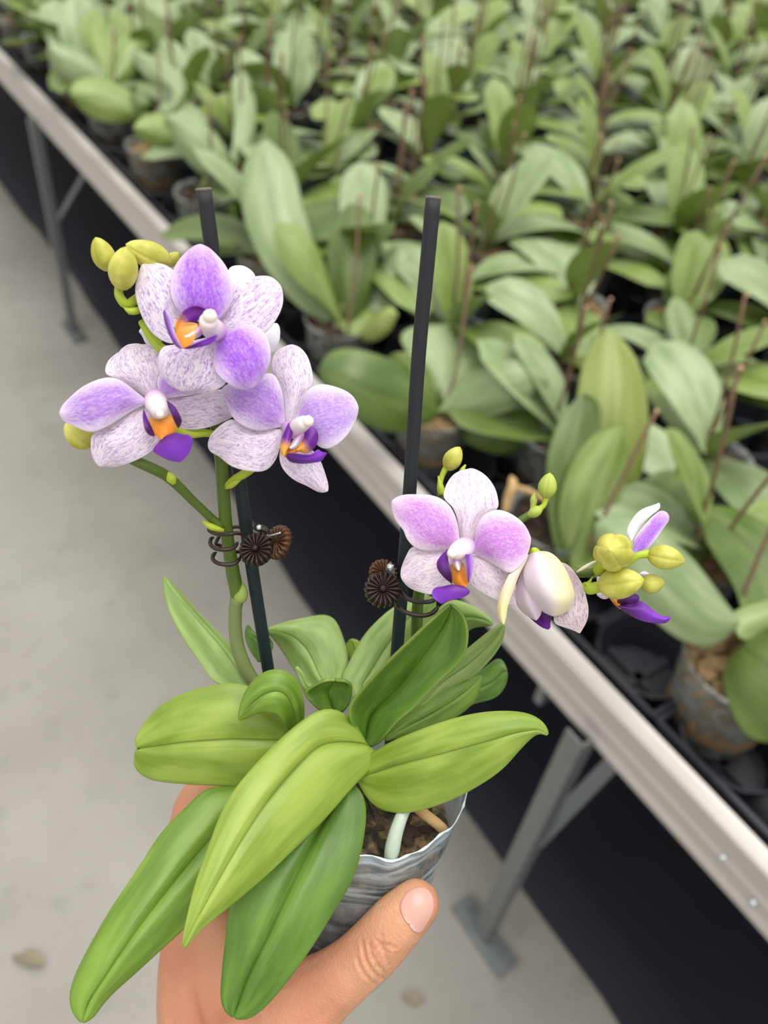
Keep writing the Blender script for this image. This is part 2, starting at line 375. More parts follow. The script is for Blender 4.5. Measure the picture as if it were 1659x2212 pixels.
def mix_mat():
    k = NT('bark_mix'); o = k.obj(); a = k.noise(o, 150, 4, 0.6); b = k.noise(o, 260, 3); c = k.noise(o, 70, 3)
    col = k.mix(k.smooth(a, 0.42, 0.66), srgb(44, 36, 28), srgb(134, 108, 74)); col = k.mix(k.math('MULTIPLY', k.smooth(b, 0.5, 0.7), 0.7), col, srgb(70, 76, 46))
    col = k.mix(k.math('MULTIPLY', k.smooth(c, 0.55, 0.75), 0.5), col, srgb(150, 140, 118)); k.color(col); k.p(Roughness=0.85); k.bump(a, 0.8, 0.002); return k.m
BMIX = mix_mat()
BARK = plain('bark_dark', srgb(58, 44, 30), 0.85, 0, 0.6, 500, 0.6)
BARKL = plain('bark_light', srgb(134, 108, 74), 0.85, 0, 0.6, 300, 0.4)
ROOTW = plain('aerial_root_silver', srgb(176, 190, 172), 0.5, 0, 0.2, 500, 0.12)
ROOTT = plain('dry_root_tan', srgb(196, 160, 108), 0.7, 0, 0.3, 300, 0.2)
SPIKE = plain('brown_cut_spike', srgb(124, 96, 76), 0.7, 0, 0.2, 200, 0.2)
SPIKET = plain('spike_cut_tip', srgb(196, 160, 122), 0.8)
TRAY = plain('black_tray_plastic', srgb(40, 40, 48), 0.42, 0, 0.05, 200, 0.1)
def rail_mat():
    k = NT('aluminium_rail'); o = k.obj(); st = k.noise(k.vec(0, 0, 0), 1, 1)
    sp = k.n('ShaderNodeSeparateXYZ'); k.t.links.new(o, sp.inputs[0])
    st = k.noise(k.vec(k.math('MULTIPLY', sp.outputs[0], 300), k.math('MULTIPLY', sp.outputs[1], 3), k.math('MULTIPLY', sp.outputs[2], 300)), 1.0, 3)
    k.color(k.mix(st, srgb(180, 173, 166), srgb(202, 197, 192))); k.p(Roughness=0.40, Metallic=0.2); return k.m
RAIL = rail_mat()
GALV = plain('galvanised_steel', srgb(126, 131, 131), 0.5, 0.5, 0.06, 60, 0.12)
def skin_mat():
    k = NT('skin'); o = k.obj(); a = k.noise(o, 45, 4); f = k.n('ShaderNodeTexVoronoi'); f.inputs['Scale'].default_value = 900; k.t.links.new(o, f.inputs['Vector'])
    sp = k.noise(o, 14, 2)
    c = k.mix(k.smooth(a, 0.3, 0.7), srgb(196, 136, 102), srgb(212, 158, 122)); c = k.mix(k.math('MULTIPLY', k.smooth(sp, 0.45, 0.7), 0.5), c, srgb(204, 128, 98))
    k.color(c); k.p(Roughness=0.46); k.b.inputs['Subsurface Weight'].default_value = 0.18; k.b.inputs['Subsurface Scale'].default_value = 1.0
    k.b.inputs['Subsurface Radius'].default_value = (0.004, 0.0016, 0.001)
    w1 = k.noise(k.n('ShaderNodeTexCoord').outputs['Object'], 260, 5, 0.65, 0.6)
    k.bump(k.math('ADD', k.math('MULTIPLY', f.outputs['Distance'], 0.5), w1), 0.38, 0.0008); return k.m
SKIN = skin_mat()
NAIL = grad_mat('nail', srgb(234, 208, 202), srgb(214, 162, 148), 0.10, 0.28, rough=0.28, thin=0.05)
def floor_mat():
    k = NT('concrete'); o = k.obj(); a = k.noise(o, 2.2, 5); b = k.noise(o, 14, 5, 0.6); d = k.noise(o, 160, 3)
    c = k.mix(k.smooth(a, 0.3, 0.7), srgb(142, 138, 130), srgb(158, 154, 146)); c = k.mix(k.math('MULTIPLY', k.smooth(b, 0.5, 0.75), 0.35), c, srgb(120, 117, 110))
    c = k.mix(k.math('MULTIPLY', k.smooth(d, 0.55, 0.75), 0.3), c, srgb(104, 100, 92)); k.color(c); k.p(Roughness=0.8); k.bump(d, 0.2, 0.002); return k.m
CONC = floor_mat()
def fabric_mat():
    k = NT('ground_cover_fabric'); o = k.obj(); sp = k.n('ShaderNodeSeparateXYZ'); k.t.links.new(o, sp.inputs[0])
    wv = k.math('SINE', k.math('MULTIPLY', sp.outputs[0], 2500)); a = k.noise(o, 5, 4)
    st = k.noise(k.vec(k.math('MULTIPLY', sp.outputs[0], 26), k.math('MULTIPLY', sp.outputs[1], 1.5), 0), 1.0, 3)
    k.color(k.mix(k.math('MULTIPLY', k.math('ADD', a, st), 0.5), srgb(22, 23, 30), srgb(46, 47, 58))); k.p(Roughness=0.6); k.bump(wv, 0.1, 0.0006); return k.m
FABRIC = fabric_mat()
WASH = plain('green_stub', srgb(96, 108, 52), 0.6, 0, 0.1, 200, 0.2)

# ------------------------------------------------------------------ setting: concrete floor and ground cover
fl = mesh('floor', ([(-4, -2, 0), (8, -2, 0), (8, 9, 0), (-4, 9, 0)], [(0, 1, 2, 3)]), CONC); tag(fl, kind='structure')
nfx, nfy = 14, 60; v, f = [], []
for i in range(nfx + 1):
    for j in range(nfy + 1):
        x = 0.634 + (4.6 - 0.634) * (i / nfx) ** 1.6; y = -1.2 + 8.5 * j / nfy
        v.append((x + (0.008 * math.sin(y * 5.1) + 0.004 * math.sin(17 * y) if i == 0 else 0), y, 0.003 + (0.004 + 0.004 * math.sin(9 * x + 3 * y) if 0 < i else 0)))
for i in range(nfx):
    for j in range(nfy): a = i * (nfy + 1) + j; f.append((a, a + nfy + 1, a + nfy + 2, a + 1))
fb = mesh('ground_cover', (v, f), FABRIC)
tag(fb, 'black woven ground cover fabric lying on the concrete under the bench', 'ground cover')

# ------------------------------------------------------------------ growing bench
Y0, Y1, XE = -0.9, 7.2, 4.6
bench = empty('growing_bench', (0.55, 0.2, 0)); tag(bench, 'long growing bench with pale aluminium edge rail on grey steel legs', 'bench')
prof = [(0.549, 0.632), (0.541, 0.632), (0.541, 0.640), (0.5435, 0.645), (0.5435, 0.662), (0.541, 0.667), (0.5435, 0.672), (0.5435, 0.692), (0.540, 0.697),
        (0.540, 0.7055), (0.5415, 0.707), (0.546, 0.7055), (0.557, 0.7055), (0.562, 0.707), (0.563, 0.704), (0.563, 0.655), (0.560, 0.655), (0.560, 0.700), (0.549, 0.700)]
v = [(x, y, z) for y in (Y0, Y1) for x, z in prof]; n = len(prof)
f = [(i, (i + 1) % n, n + (i + 1) % n, n + i) for i in range(n)] + [tuple(range(n - 1, -1, -1)), tuple(range(n, 2 * n))]
mesh('edge_rail', (v, f), RAIL, bench, smooth=False)
mesh('bench_bed', box((0.563 + XE) / 2, (Y0 + Y1) / 2, 0.645, XE - 0.563, Y1 - Y0, 0.012), TRAY, bench, smooth=False)
for i, yb in enumerate((0.065, 0.02, -0.03)):
    x, y = 0.5405, yb; mesh('rivet', lathe([(0.0001, 0.004), (0.0025, 0.0034), (0.004, 0.0015), (0.0045, 0)], 12, Vector((x + 0.002, y, 0.654 if i % 2 else 0.668)), Vector((-1, 0, 0))), STEEL, bench)
for y in (0.24, 2.33, 4.4):
    xl = 0.522
    mesh('leg', join(box(xl + 0.012, y, 0.325, 0.025, 0.004, 0.63), box(xl + 0.002, y + 0.013, 0.325, 0.004, 0.026, 0.63)), GALV, bench, smooth=False)
    mesh('foot_plate', join(box(xl + 0.012, y + 0.01, 0.006, 0.045, 0.13, 0.006), *[lathe([(0.008, 0.009), (0.008, 0.018), (0.0001, 0.018)], 6, Vector((xl + 0.014, y + a, 0))) for a in (-.040, .060)]), GALV, bench, smooth=False)
    mesh('brace', bar((xl + 0.02, y + 0.006, 0.36), (xl + 0.24, y + 0.006, 0.632), 0.004, 0.022, Vector((0, 1, 0))), GALV, bench, smooth=False)
    mesh('bracket', box(xl + 0.035, y + 0.09, 0.615, 0.02, 0.012, 0.05), GALV, bench, smooth=False)
    mesh('cross_beam', box(xl + 1.3, y + 0.02, 0.615, 2.5, 0.035, 0.045), GALV, bench, smooth=False)

# ------------------------------------------------------------------ bench orchids: pots in black carrier trays, leaves, cut spikes
def leaf_shape(L, W, e0, curl, fold=0.16, N=8, M=4, tw=0.0):
    """Leaf growing along +x from the origin; e0 = rising angle at the base, curl = total bend downwards."""
    v, f, uv = [], [], []
    x = z = 0.0; px = pz = 0.0
    for i in range(N + 1):
        s = i / N; an = e0 - curl * s ** 1.3
        if i: x += math.cos(an) * L / N; z += math.sin(an) * L / N
        wd = W / 2 * (max(0.0, 1 - abs(2 * s - 1.08) ** 2.4) ** 0.62 if s > 0.04 else 0.3) if s < 0.999 else 0.004
        if s < 0.45: wd = max(wd, W * 0.20)
        for j in range(M + 1):
            t = 2 * j / M - 1
            up = fold * abs(t) * wd * (1.6 - s) - 0.18 * wd * t * t * s
            tz = tw * s * t * wd
            v.append((x - math.sin(an) * up, t * wd, z + math.cos(an) * up + tz)); uv.append((s, j / M))
    for i in range(N):
        for j in range(M): a = i * (M + 1) + j; f.append((a, a + M + 1, a + M + 2, a + 1))
    return v, f, uv
def base_mesh(name, vf, mat, uv=None, smooth=True):
    me = bpy.data.meshes.new(name); me.from_pydata([tuple(p) for p in vf[0]], [], vf[1])
    if uv:
        l = me.uv_layers.new(name='UVMap')
        for lp in me.loops: l.data[lp.index].uv = uv[lp.vertex_index]
    if smooth: me.polygons.foreach_set('use_smooth', [True] * len(me.polygons))
    me.materials.append(mat); me.update(); return me
lv = random.Random(3); LOW, MIDL, TALL = [], [], []
for k in range(28):
    kind = k % 4; mt = FAR[lv.choice((0, 0, 1, 1, 2, 3))]
    if kind == 0: a = leaf_shape(lv.uniform(.17, .215), lv.uniform(.082, .100), lv.uniform(.15, .5), lv.uniform(.3, .9), 0.10, tw=lv.uniform(-.3, .3))
    elif kind in (1, 2): a = leaf_shape(lv.uniform(.17, .215), lv.uniform(.080, .100), lv.uniform(.55, .95), lv.uniform(.4, 1.1), 0.18, tw=lv.uniform(-.5, .5))
    else: a = leaf_shape(lv.uniform(.13, .185), lv.uniform(.062, .084), lv.uniform(1.0, 1.35), lv.uniform(.2, .6), 0.30, tw=lv.uniform(-.3, .3))
    me = base_mesh('leaf', a[:2], mt, a[2]); (LOW if kind == 0 else TALL if kind == 3 else MIDL).append(me)
POTH = 0.112
pot_me = base_mesh('pot', lathe([(0.0001, 0), (0.043, 0), (0.045, 0.004), (0.0585, POTH - 0.006), (0.0605, POTH - 0.004), (0.0612, POTH), (0.0595, POTH), (0.0565, POTH - 0.008)], 24), POTF)
def bark_bed(r, n, seed, ch=0.012):
    q = random.Random(seed); out = [lathe([(0.0001, 0.0), (r * 0.6, 0.001), (r, -0.004), (r * 0.93, -0.06), (0.0001, -0.075)], 18)]
    for _ in range(n):
        an, rr = q.uniform(0, 6.28), r * 0.92 * math.sqrt(q.random()); sx_, sy_, sz_ = q.uniform(.5, 1) * ch, q.uniform(.3, .7) * ch, q.uniform(.2, .5) * ch
        mt = Matrix.Translation((rr * math.cos(an), rr * math.sin(an), q.uniform(0, .004))) @ Matrix.Rotation(q.uniform(0, 6.28), 4, 'Z') @ Matrix.Rotation(q.uniform(-.6, .6), 4, 'X')
        b = box(0, 0, 0, sx_ * 2, sy_ * 2, sz_ * 2); out.append(([mt @ Vector(p) for p in b[0]], b[1]))
    return join(*out)
bark_me = [base_mesh('bark', bark_bed(0.054, 70, s), BARKL if s % 2 else BARK, smooth=False) for s in range(4)]
def spike_mesh(h, seed):
    q = random.Random(seed); bx, by = q.uniform(-.02, .02), q.uniform(-.02, .02)
    pa = [Vector((bx * t * t, by * t * t, h * t)) for t in [i / 6 for i in range(7)]]
    return base_mesh('cut_spike', sweep(pa, [0.0024] * 7, 6), SPIKE)
spike_me = [spike_mesh(h, i) for i, h in enumerate((0.20, 0.24, 0.27, 0.22, 0.25))]
tip_me = base_mesh('cut_tip', lathe([(0.0025, -0.003), (0.0026, 0.0005), (0.0001, 0.001)], 6), SPIKET)
stem_me = base_mesh('stem', lathe([(0.009, -0.01), (0.010, 0.01), (0.008, 0.03), (0.004, 0.04), (0.0001, 0.041)], 10), WASH)
def child(me, parent, loc, rz=0, rx=0, ry=0, s=1.0, name=None):
    o = bpy.data.objects.new(name or me.name.split('.')[0], me); COL.objects.link(o); o.parent = parent
    o.location = loc; o.rotation_euler = (rx, ry, rz); o.scale = (s, s, s); return o
BZ = 0.655                                                # pot bottoms
ROWS = ['front', 'second', 'third', 'fourth', 'fifth', 'sixth', 'seventh', 'eighth', 'ninth', 'tenth', 'eleventh', 'twelfth', 'thirteenth', 'fourteenth',
        'fifteenth', 'sixteenth', 'seventeenth', 'eighteenth', 'nineteenth', 'twentieth', 'twenty-first', 'twenty-second', 'twenty-third', 'twenty-fourth', 'twenty-fifth', 'twenty-sixth', 'twenty-seventh', 'twenty-eighth', 'twenty-ninth', 'thirtieth']
PLANT_GROUP = 'leafy orchids standing on the growing bench'
def bench_plant(x, y, q, leaves=True, spikes=1, label=None):
    o = empty('potted_orchid', (x, y, BZ)); tag(o, label, 'orchid', PLANT_GROUP)
    child(pot_me, o, (0, 0, 0), q.uniform(0, 6)); child(q.choice(bark_me), o, (0, 0, POTH - 0.016), q.uniform(0, 6))
    if leaves:
        child(stem_me, o, (0, 0, POTH - 0.016))
        az = q.uniform(0, math.pi); n = q.choice((4, 5, 5, 6)); sc = q.uniform(0.86, 1.08)
        for i in range(n):
            t = i / (n - 1); src = LOW if t < 0.36 else MIDL if t < 0.78 else TALL
            a = az + (math.pi if i % 2 else 0) + q.uniform(-.35, .35)
            child(q.choice(src), o, (0.006 * math.cos(a), 0.006 * math.sin(a), POTH - 0.010 + 0.022 * t), a, q.uniform(-.12, .12), q.uniform(-.14, .14), sc * q.uniform(.9, 1.08), 'leaf')
    for i in range(spikes):
        sm = q.choice(spike_me); a = q.uniform(0, 6.28); sp = child(sm, o, (0.014 * math.cos(a), 0.014 * math.sin(a), POTH - 0.02), q.uniform(0, 6), q.uniform(-.13, .13), q.uniform(-.13, .13), q.uniform(.85, 1.12), 'cut_spike')
        top = max((vv.co for vv in sm.vertices), key=lambda c: c.z); child(tip_me, sp, (top.x * .97, top.y * .97, top.z), 0, name='cut_tip')
    return o
PX, PY, X0 = 0.135, 0.27, 0.640
FRONT = {}
count = 0
q = random.Random(21)
for r in range(30):
    x = X0 + r * PX; k = 0
    for c in range(-4, 30):
        y = 0.195 + c * PY * 0.965 + (PY / 2 if r % 2 else 0)
        ux, uy, uz = project((x, y, 0.86))
        if uz < 0.3 or ux < -170 or ux > 1659 + 190 or uy < -150 or uy > 2100: continue
        k += 1
        jx, jy = x + q.uniform(-.012, .012), y + q.uniform(-.018, .018)
        if r == 0 and c in (0, 1, 2, 3, 5, 6, 7): FRONT[c] = (x, y, k); continue
        lab = 'flowerless potted orchid, %s row from the rail, %s from its near end' % (ROWS[r], ROWS[k - 1].replace('front', 'first'))
        bench_plant(jx, jy, q, True, q.choice((1, 2, 2)) if r else q.choice((0, 1)), lab); count += 1
print('bench plants', count)
# carrier trays
def tray_mesh(nx, ny):
    out = []; W, H = nx * PX, ny * PX
    for s in (-1, 1):
        out.append(box(s * (W / 2 - .004), 0, .03, .006, H - .002, .05)); out.append(box(0, s * (H / 2 - .004), .03, W - .002, .006, .05))
    for i in range(nx):
        for j in range(ny):
            cx, cy = (i + .5) * PX - W / 2, (j + .5) * PX - H / 2
            ring = lathe([(0.050, 0.0), (0.0605, 0.050), (0.0635, 0.054), (0.0655, 0.052), (0.0645, 0.042)], 20, Vector((cx, cy, 0)))
            out.append(ring); out.append(box(cx, cy, 0.003, 0.10, 0.012, 0.004)); out.append(box(cx, cy, 0.003, 0.012, 0.10, 0.004))
            if i < nx - 1: out.append(box(cx + PX / 2, cy, .046, .012, .04, .006))
            if j < ny - 1: out.append(box(cx, cy + PX / 2, .046, .04, .012, .006))
    return base_mesh('carrier_tray', join(*out), TRAY, smooth=False)
tray_me = tray_mesh(3, 4); ti = 0
for a in range(4):
    for b in range(-1, 10):
        x, y = X0 + PX + a * 3 * PX + 0.0, 0.195 + 0.27 + b * 4 * PX * 0.965 + .0
        p = project((x, y, 0.7))
        if p[2] < .3 or p[0] < -300 or p[0] > 2300 or p[1] < -200 or p[1] > 2500: continue
        o = bpy.data.objects.new('carrier_tray', tray_me); COL.objects.link(o); o.location = (x, y, 0.652); o.scale = (1, 0.965, 1); ti += 1
        tag(o, 'black pot carrier tray, %s tray line from the rail, %s from its near end' % (ROWS[a].replace('front', 'first'), ROWS[b + 1].replace('front', 'first')), 'tray', 'black carrier trays on the bench')

def front_plant(c, label, leaves, spikes=(), stem=True):
    x, y, k = FRONT[c]
    if c == 0: x, y = x + 0.022, y - 0.012
    o = empty('potted_orchid', (x, y, BZ)); tag(o, label, 'orchid', PLANT_GROUP)
    child(pot_me, o, (0, 0, 0), s=1.12 if c == 0 else 1.0); child(bark_me[(c + 1) % 4], o, (0, 0, POTH - 0.016), c, s=1.1 if c == 0 else 1.0)
    if stem: child(stem_me, o, (0, 0, POTH - 0.016))
    for mt, outl, tip, z, eL, eR in leaves:
        blade('leaf', o, mt, outl, tip, z, eL, eR, N=14, M=8, solid=0.0016, groove=0.003, sub=1)
    for pts, r in spikes:
        s = tube('cut_spike', o, SPIKE, pts, r, 12, nr=8); e = ppath(pts, 12)[-1]; d = (e - ppath(pts, 12)[-2]).normalized()
        mesh('cut_tip', lathe([(r * 1.02, -0.003), (r * 1.05, 0.0006), (0.0001, 0.001)], 8, e, d), SPIKET, s)
    return o
F0, F1, F2, F3 = FAR
front_plant(0, 'flowerless potted orchid in the near corner, broad pale leaf over its cloudy pot', [
    (F1, [(1600, 1345), (1560, 1290), (1500, 1210), (1420, 1140), (1340, 1110), (1285, 1130), (1290, 1190), (1340, 1260), (1400, 1330), (1470, 1385), (1540, 1402)], 5, [.86, .82, .80, .82], .015, .02),
    (F2, [(1600, 1400), (1660, 1350), (1760, 1340), (1850, 1400), (1880, 1480), (1820, 1560), (1720, 1600), (1620, 1600), (1570, 1520), (1560, 1440)], 5, [.86, .80, .79, .82], .02, .02),
    (F0, [(1600, 1380), (1570, 1330), (1640, 1300), (1760, 1270), (1900, 1250), (1900, 1330), (1780, 1370), (1680, 1400)], 4, [.86, .88, .92], .01, .01),
    (F2, [(1610, 1370), (1590, 1280), (1530, 1180), (1500, 1120), (1530, 1090), (1600, 1100), (1680, 1150), (1740, 1230), (1720, 1320)], 3, [.87, .93, 1.0], -.01, .02)],
    [([(1600, 1300, .9), (1640, 1200, .88), (1690, 1090, .86)], 0.0026)])
front_plant(1, 'orchid pot by the rail with tall folded upright leaf and a dry root', [
    (F3, [(1240, 1240), (1260, 1120), (1240, 950), (1250, 820), (1280, 730), (1320, 712), (1370, 760), (1400, 860), (1400, 960), (1370, 1080), (1300, 1180)], 5, [1.0, .97, .96, .98], .015, .02),
    (F2, [(1210, 1230), (1185, 1120), (1180, 1000), (1210, 900), (1260, 850), (1300, 870), (1290, 960), (1270, 1060), (1250, 1160)], 4, [.99, .96, .97], .0, -.015),
    (F0, [(1240, 1240), (1205, 1130), (1225, 1020), (1280, 940), (1340, 922), (1362, 960), (1350, 1050), (1310, 1140), (1270, 1210)], 4, [.985, .945, .94], .01, .015),
    (F2, [(1260, 1230), (1290, 1130), (1360, 1060), (1440, 1010), (1500, 1050), (1520, 1120), (1450, 1160), (1350, 1190)], 4, [1.0, 1.0, 1.03], .0, .02)],
    [([(1270, 1190, .97), (1340, 1040, .93), (1420, 885, .90)], 0.0024)])
FR1 = [o for o in COL.objects if o.name.startswith('potted_orchid') and o.get('label', '').startswith('orchid pot by the rail')][0]
tube('dry_root', FR1, ROOTT, [(1090, 1110, .95), (1098, 1075, .945), (1108, 1050, .94), (1104, 1028, .945)], [.004, .005, .006, .004], 14, nr=8, round_end=True)
tube('dry_root', FR1, ROOTT, [(1108, 1050, .95), (1140, 1060, .955), (1180, 1080, .96)], .0032, 10, nr=8)
front_plant(2, 'wide low potted orchid beside the rail with five spread leaves', [
    (F2, [(950, 890), (900, 800), (830, 770), (760, 750), (710, 760), (688, 800), (710, 860), (770, 910), (850, 935), (920, 925)], 5, [1.15, 1.10, 1.06, 1.08], .02, .015),
    (F0, [(945, 885), (930, 800), (890, 765), (850, 762), (828, 785), (835, 830), (870, 875), (910, 895)], 4, [1.15, 1.12, 1.12], -.01, .02),
    (F1, [(945, 890), (985, 830), (1040, 795), (1110, 775), (1165, 790), (1188, 825), (1150, 865), (1080, 895), (1010, 910)], 5, [1.15, 1.13, 1.10, 1.12], .01, .02),
    (F2, [(950, 900), (1040, 900), (1130, 880), (1170, 910), (1150, 960), (1090, 985), (1020, 965), (960, 930)], 4, [1.17, 1.14, 1.14], .01, .02),
    (F1, [(960, 870), (900, 790), (860, 730), (890, 705), (980, 700), (1060, 720), (1110, 770), (1060, 800), (1000, 820)], 4, [1.17, 1.22, 1.28], .01, .01)],
    [([(960, 880, 1.16), (985, 800, 1.14), (1000, 700, 1.12), (1018, 575, 1.10)], 0.0024)])
front_plant(3, 'upright potted orchid beside the rail with tall dark leaf above a clear pot', [
    (F2, [(755, 720), (720, 640), (705, 560), (720, 480), (755, 440), (795, 450), (815, 520), (810, 600), (785, 680)], 4, [1.31, 1.29, 1.30, 1.34], .02, .02),
    (F0, [(750, 715), (690, 650), (630, 600), (590, 520), (600, 480), (650, 490), (690, 540), (715, 610), (735, 670)], 4, [1.31, 1.26, 1.24], .0, .03),
    (F1, [(765, 715), (800, 640), (830, 560), (860, 520), (895, 560), (890, 630), (850, 670), (800, 700)], 4, [1.31, 1.32, 1.34], .02, .0),
    (F1, [(740, 720), (640, 660), (560, 560), (520, 440), (530, 340), (575, 300), (630, 350), (660, 460), (690, 560), (720, 650)], 5, [1.32, 1.30, 1.33, 1.36], .01, .03),
    (F3, [(765, 725), (800, 690), (840, 660), (860, 680), (840, 720), (800, 740)], 3, [1.29, 1.25, 1.24], .01, .01)],
    [([(750, 715, 1.29), (770, 560, 1.26), (775, 420, 1.24)], 0.0024)])

front_plant(5, 'potted orchid beside the rail whose two pale leaves overlap in a vee', [
    (F1, [(492, 392), (440, 382), (392, 335), (360, 285), (356, 250), (400, 243), (452, 272), (490, 325), (502, 370)], 4, [1.60, 1.57, 1.56], .02, .02),
    (F0, [(420, 350), (398, 315), (350, 322), (300, 302), (288, 275), (310, 250), (355, 244), (390, 280), (425, 330)], 4, [1.62, 1.57, 1.54], .02, .02),
    (F2, [(470, 395), (455, 360), (470, 335), (500, 335), (505, 365), (490, 395)], 3, [1.58, 1.57, 1.57], .01, .01),
    (F2, [(440, 415), (420, 400), (450, 440), (510, 480), (520, 440), (480, 400)], 3, [1.62, 1.60, 1.62], .01, .02),
    (F1, [(470, 380), (500, 330), (505, 240), (500, 170), (525, 150), (550, 200), (550, 290), (510, 370)], 4, [1.62, 1.66, 1.72], .0, .02)],
    [([(450, 400, 1.61), (455, 300, 1.57), (452, 215, 1.54)], 0.0024)])
front_plant(6, 'potted orchid beside the rail with one broad oval leaf leaning over the aisle', [
    (F0, [(320, 250), (290, 262), (232, 266), (180, 242), (152, 205), (160, 175), (212, 165), (262, 185), (305, 215)], 4, [1.74, 1.70, 1.66], .02, .02),
    (F1, [(330, 270), (400, 275), (455, 262), (420, 235), (400, 215), (345, 225)], 3, [1.74, 1.76, 1.80], .01, .02),
    (F1, [(335, 265), (370, 205), (320, 172), (285, 130), (292, 108), (350, 128), (392, 160), (405, 195), (380, 245)], 4, [1.74, 1.76, 1.80], .02, .02),
    (F2, [(300, 250), (275, 235), (275, 205), (310, 195), (325, 225)], 3, [1.73, 1.72, 1.73], .01, .01)],
    [([(340, 290, 1.75), (345, 200, 1.71), (342, 120, 1.68)], 0.0024)])
front_plant(7, 'potted orchid beside the rail with rounded pale leaf, second behind the vee shaped pair', [
    (F1, [(230, 175), (192, 192), (140, 170), (105, 130), (104, 98), (150, 98), (198, 122), (225, 150)], 4, [1.88, 1.84, 1.82], .02, .02),
    (F0, [(235, 180), (240, 130), (255, 90), (290, 70), (320, 95), (300, 150), (260, 185)], 4, [1.88, 1.90, 1.94], .02, .02),
    (F0, [(225, 180), (190, 110), (170, 60), (190, 20), (225, 30), (245, 90), (245, 160)], 4, [1.88, 1.90, 1.95], .02, .02),
    (F2, [(235, 185), (270, 175), (300, 185), (280, 210), (245, 205)], 3, [1.88, 1.88, 1.90], .01, .01)],
    [([(245, 200, 1.89), (247, 130, 1.85), (246, 60, 1.82)], 0.0024)])
# dry scraps on the concrete
def scrap(label, x, y, r, rz):
    t = (P(x, y, 1) - CAM); g = CAM + t * (CAM.z / -t.z)
    v, f, uv = leaf_shape(r, r * .42, .25, .9, .35, N=6, M=4, tw=.8)
    mt = Matrix.Translation((g.x, g.y, .004)) @ Matrix.Rotation(rz, 4, 'Z')
    o = mesh('dry_leaf_scrap', ([mt @ Vector(p) for p in v], f), plain('dry_scrap', srgb(132, 124, 102), .8, 0, .2, 120, .3), None); tag(o, label, 'leaf')
scrap('curled brown dry leaf scrap on the pale concrete left of the drooping leaf tips', 95, 2085, .062, 2.2)
scrap('thin brown dry leaf scrap on the concrete just right of the thumb base', 868, 2152, .042, -.9)

# ================================================================== the blooming orchid held up in front
base = P(740, 2020, .345)
OR = empty('blooming_orchid', base)
tag(OR, 'blooming violet and white orchid in a clear plastic pot, held up by a hand', 'orchid')
AX = (CR * 0.16 + CU * 0.93 + CF * -0.33).normalized()          # pot axis, leaning away from the viewer
RC = P(795, 1683, .316)                                         # centre of the rim
PB = (CF - AX * CF.dot(AX)).normalized(); PA = AX.cross(PB)     # PB points away from the viewer, PA sideways
if PA.dot(CR) < 0: PA = -PA
HP = 0.088
def potpt(an, h, r): return RC + AX * h + (PA * math.cos(an) + PB * math.sin(an)) * r
def rimh(an):
    fr = max(0.0, -math.sin(an))                                 # front of the rim is cut lower and wavy
    return -0.004 * fr ** 2 + 0.0010 * math.sin(7 * an) + 0.0007 * math.sin(17 * an + 1) + 0.006 * max(0, math.cos(an - 0.5)) ** 3
NR = 96; v, f = [], []
prof = [(0.0, -HP), (.0245, -HP), (.026, -HP + .004)] + [(lerp(.026, .0365, i / 12), lerp(-HP + .004, -0.010, i / 12)) for i in range(1, 13)] + [(.0372, -0.004), (.0378, 0.0)]
for i, (r, h) in enumerate(prof):
    for k in range(NR):
        an = 2 * math.pi * k / NR; g = max(0.0, (h + .03) / .03) if h > -.03 else 0.0
        rr = r * (1 + 0.012 * math.sin(3 * an + 60 * h) + 0.006 * math.sin(9 * an + 90 * h) + .02 * g * math.sin(2 * an + 1))
        v.append(potpt(an, h + rimh(an) * g, max(rr, 1e-4)))
for i in range(len(prof) - 1):
    for k in range(NR): f.append((i * NR + k, i * NR + (k + 1) % NR, (i + 1) * NR + (k + 1) % NR, (i + 1) * NR + k))
puv = [(1 + h / HP, k / NR if k <= NR / 2 else 1 - k / NR) for r, h in prof for k in range(NR)]
pot = mesh('clear_pot', (v, f), POTH_MAT, OR, uvs=puv)
rim_path = [potpt(2 * math.pi * k / NR, rimh(2 * math.pi * k / NR), .0378 * (1 + .012 * math.sin(6 * math.pi * k / NR) + .006 * math.sin(18 * math.pi * k / NR) + .02 * math.sin(4 * math.pi * k / NR + 1))) for k in range(NR + 1)]
q = random.Random(4)
mesh('frayed_rim', sweep(rim_path, [0.00018 + 0.00045 * q.random() ** 2 for _ in rim_path], 6), RIMW, pot)
# bark mix: dark core and loose chips
v, f = [], []
pr = [(0.0001, -HP + .004), (.0245, -HP + .006), (.0342, -.022), (.033, -.011), (.018, -.008), (.0001, -.006)]
for i, (r, h) in enumerate(pr):
    for k in range(32):
        an = 2 * math.pi * k / 32; v.append(potpt(an, h + .0015 * math.sin(5 * an + i), r))
for i in range(len(pr) - 1):
    for k in range(32): f.append((i * 32 + k, i * 32 + (k + 1) % 32, (i + 1) * 32 + (k + 1) % 32, (i + 1) * 32 + k))
soil = mesh('bark_mix', (v, f), BMIX, OR)
q = random.Random(12)
chip_me = []
for i in range(5):
    bm = bmesh.new(); bmesh.ops.create_icosphere(bm, subdivisions=1, radius=1)
    for vv in bm.verts: vv.co = Vector((vv.co.x * q.uniform(.7, 1.2), vv.co.y * q.uniform(.4, .7), vv.co.z * q.uniform(.25, .4)))
    me = bpy.data.meshes.new('bark_chip'); bm.to_mesh(me); bm.free(); me.materials.append(BARK if i < 3 else BARKL); chip_me.append(me)
rotA = Matrix((PA, PB, AX)).transposed().to_4x4()
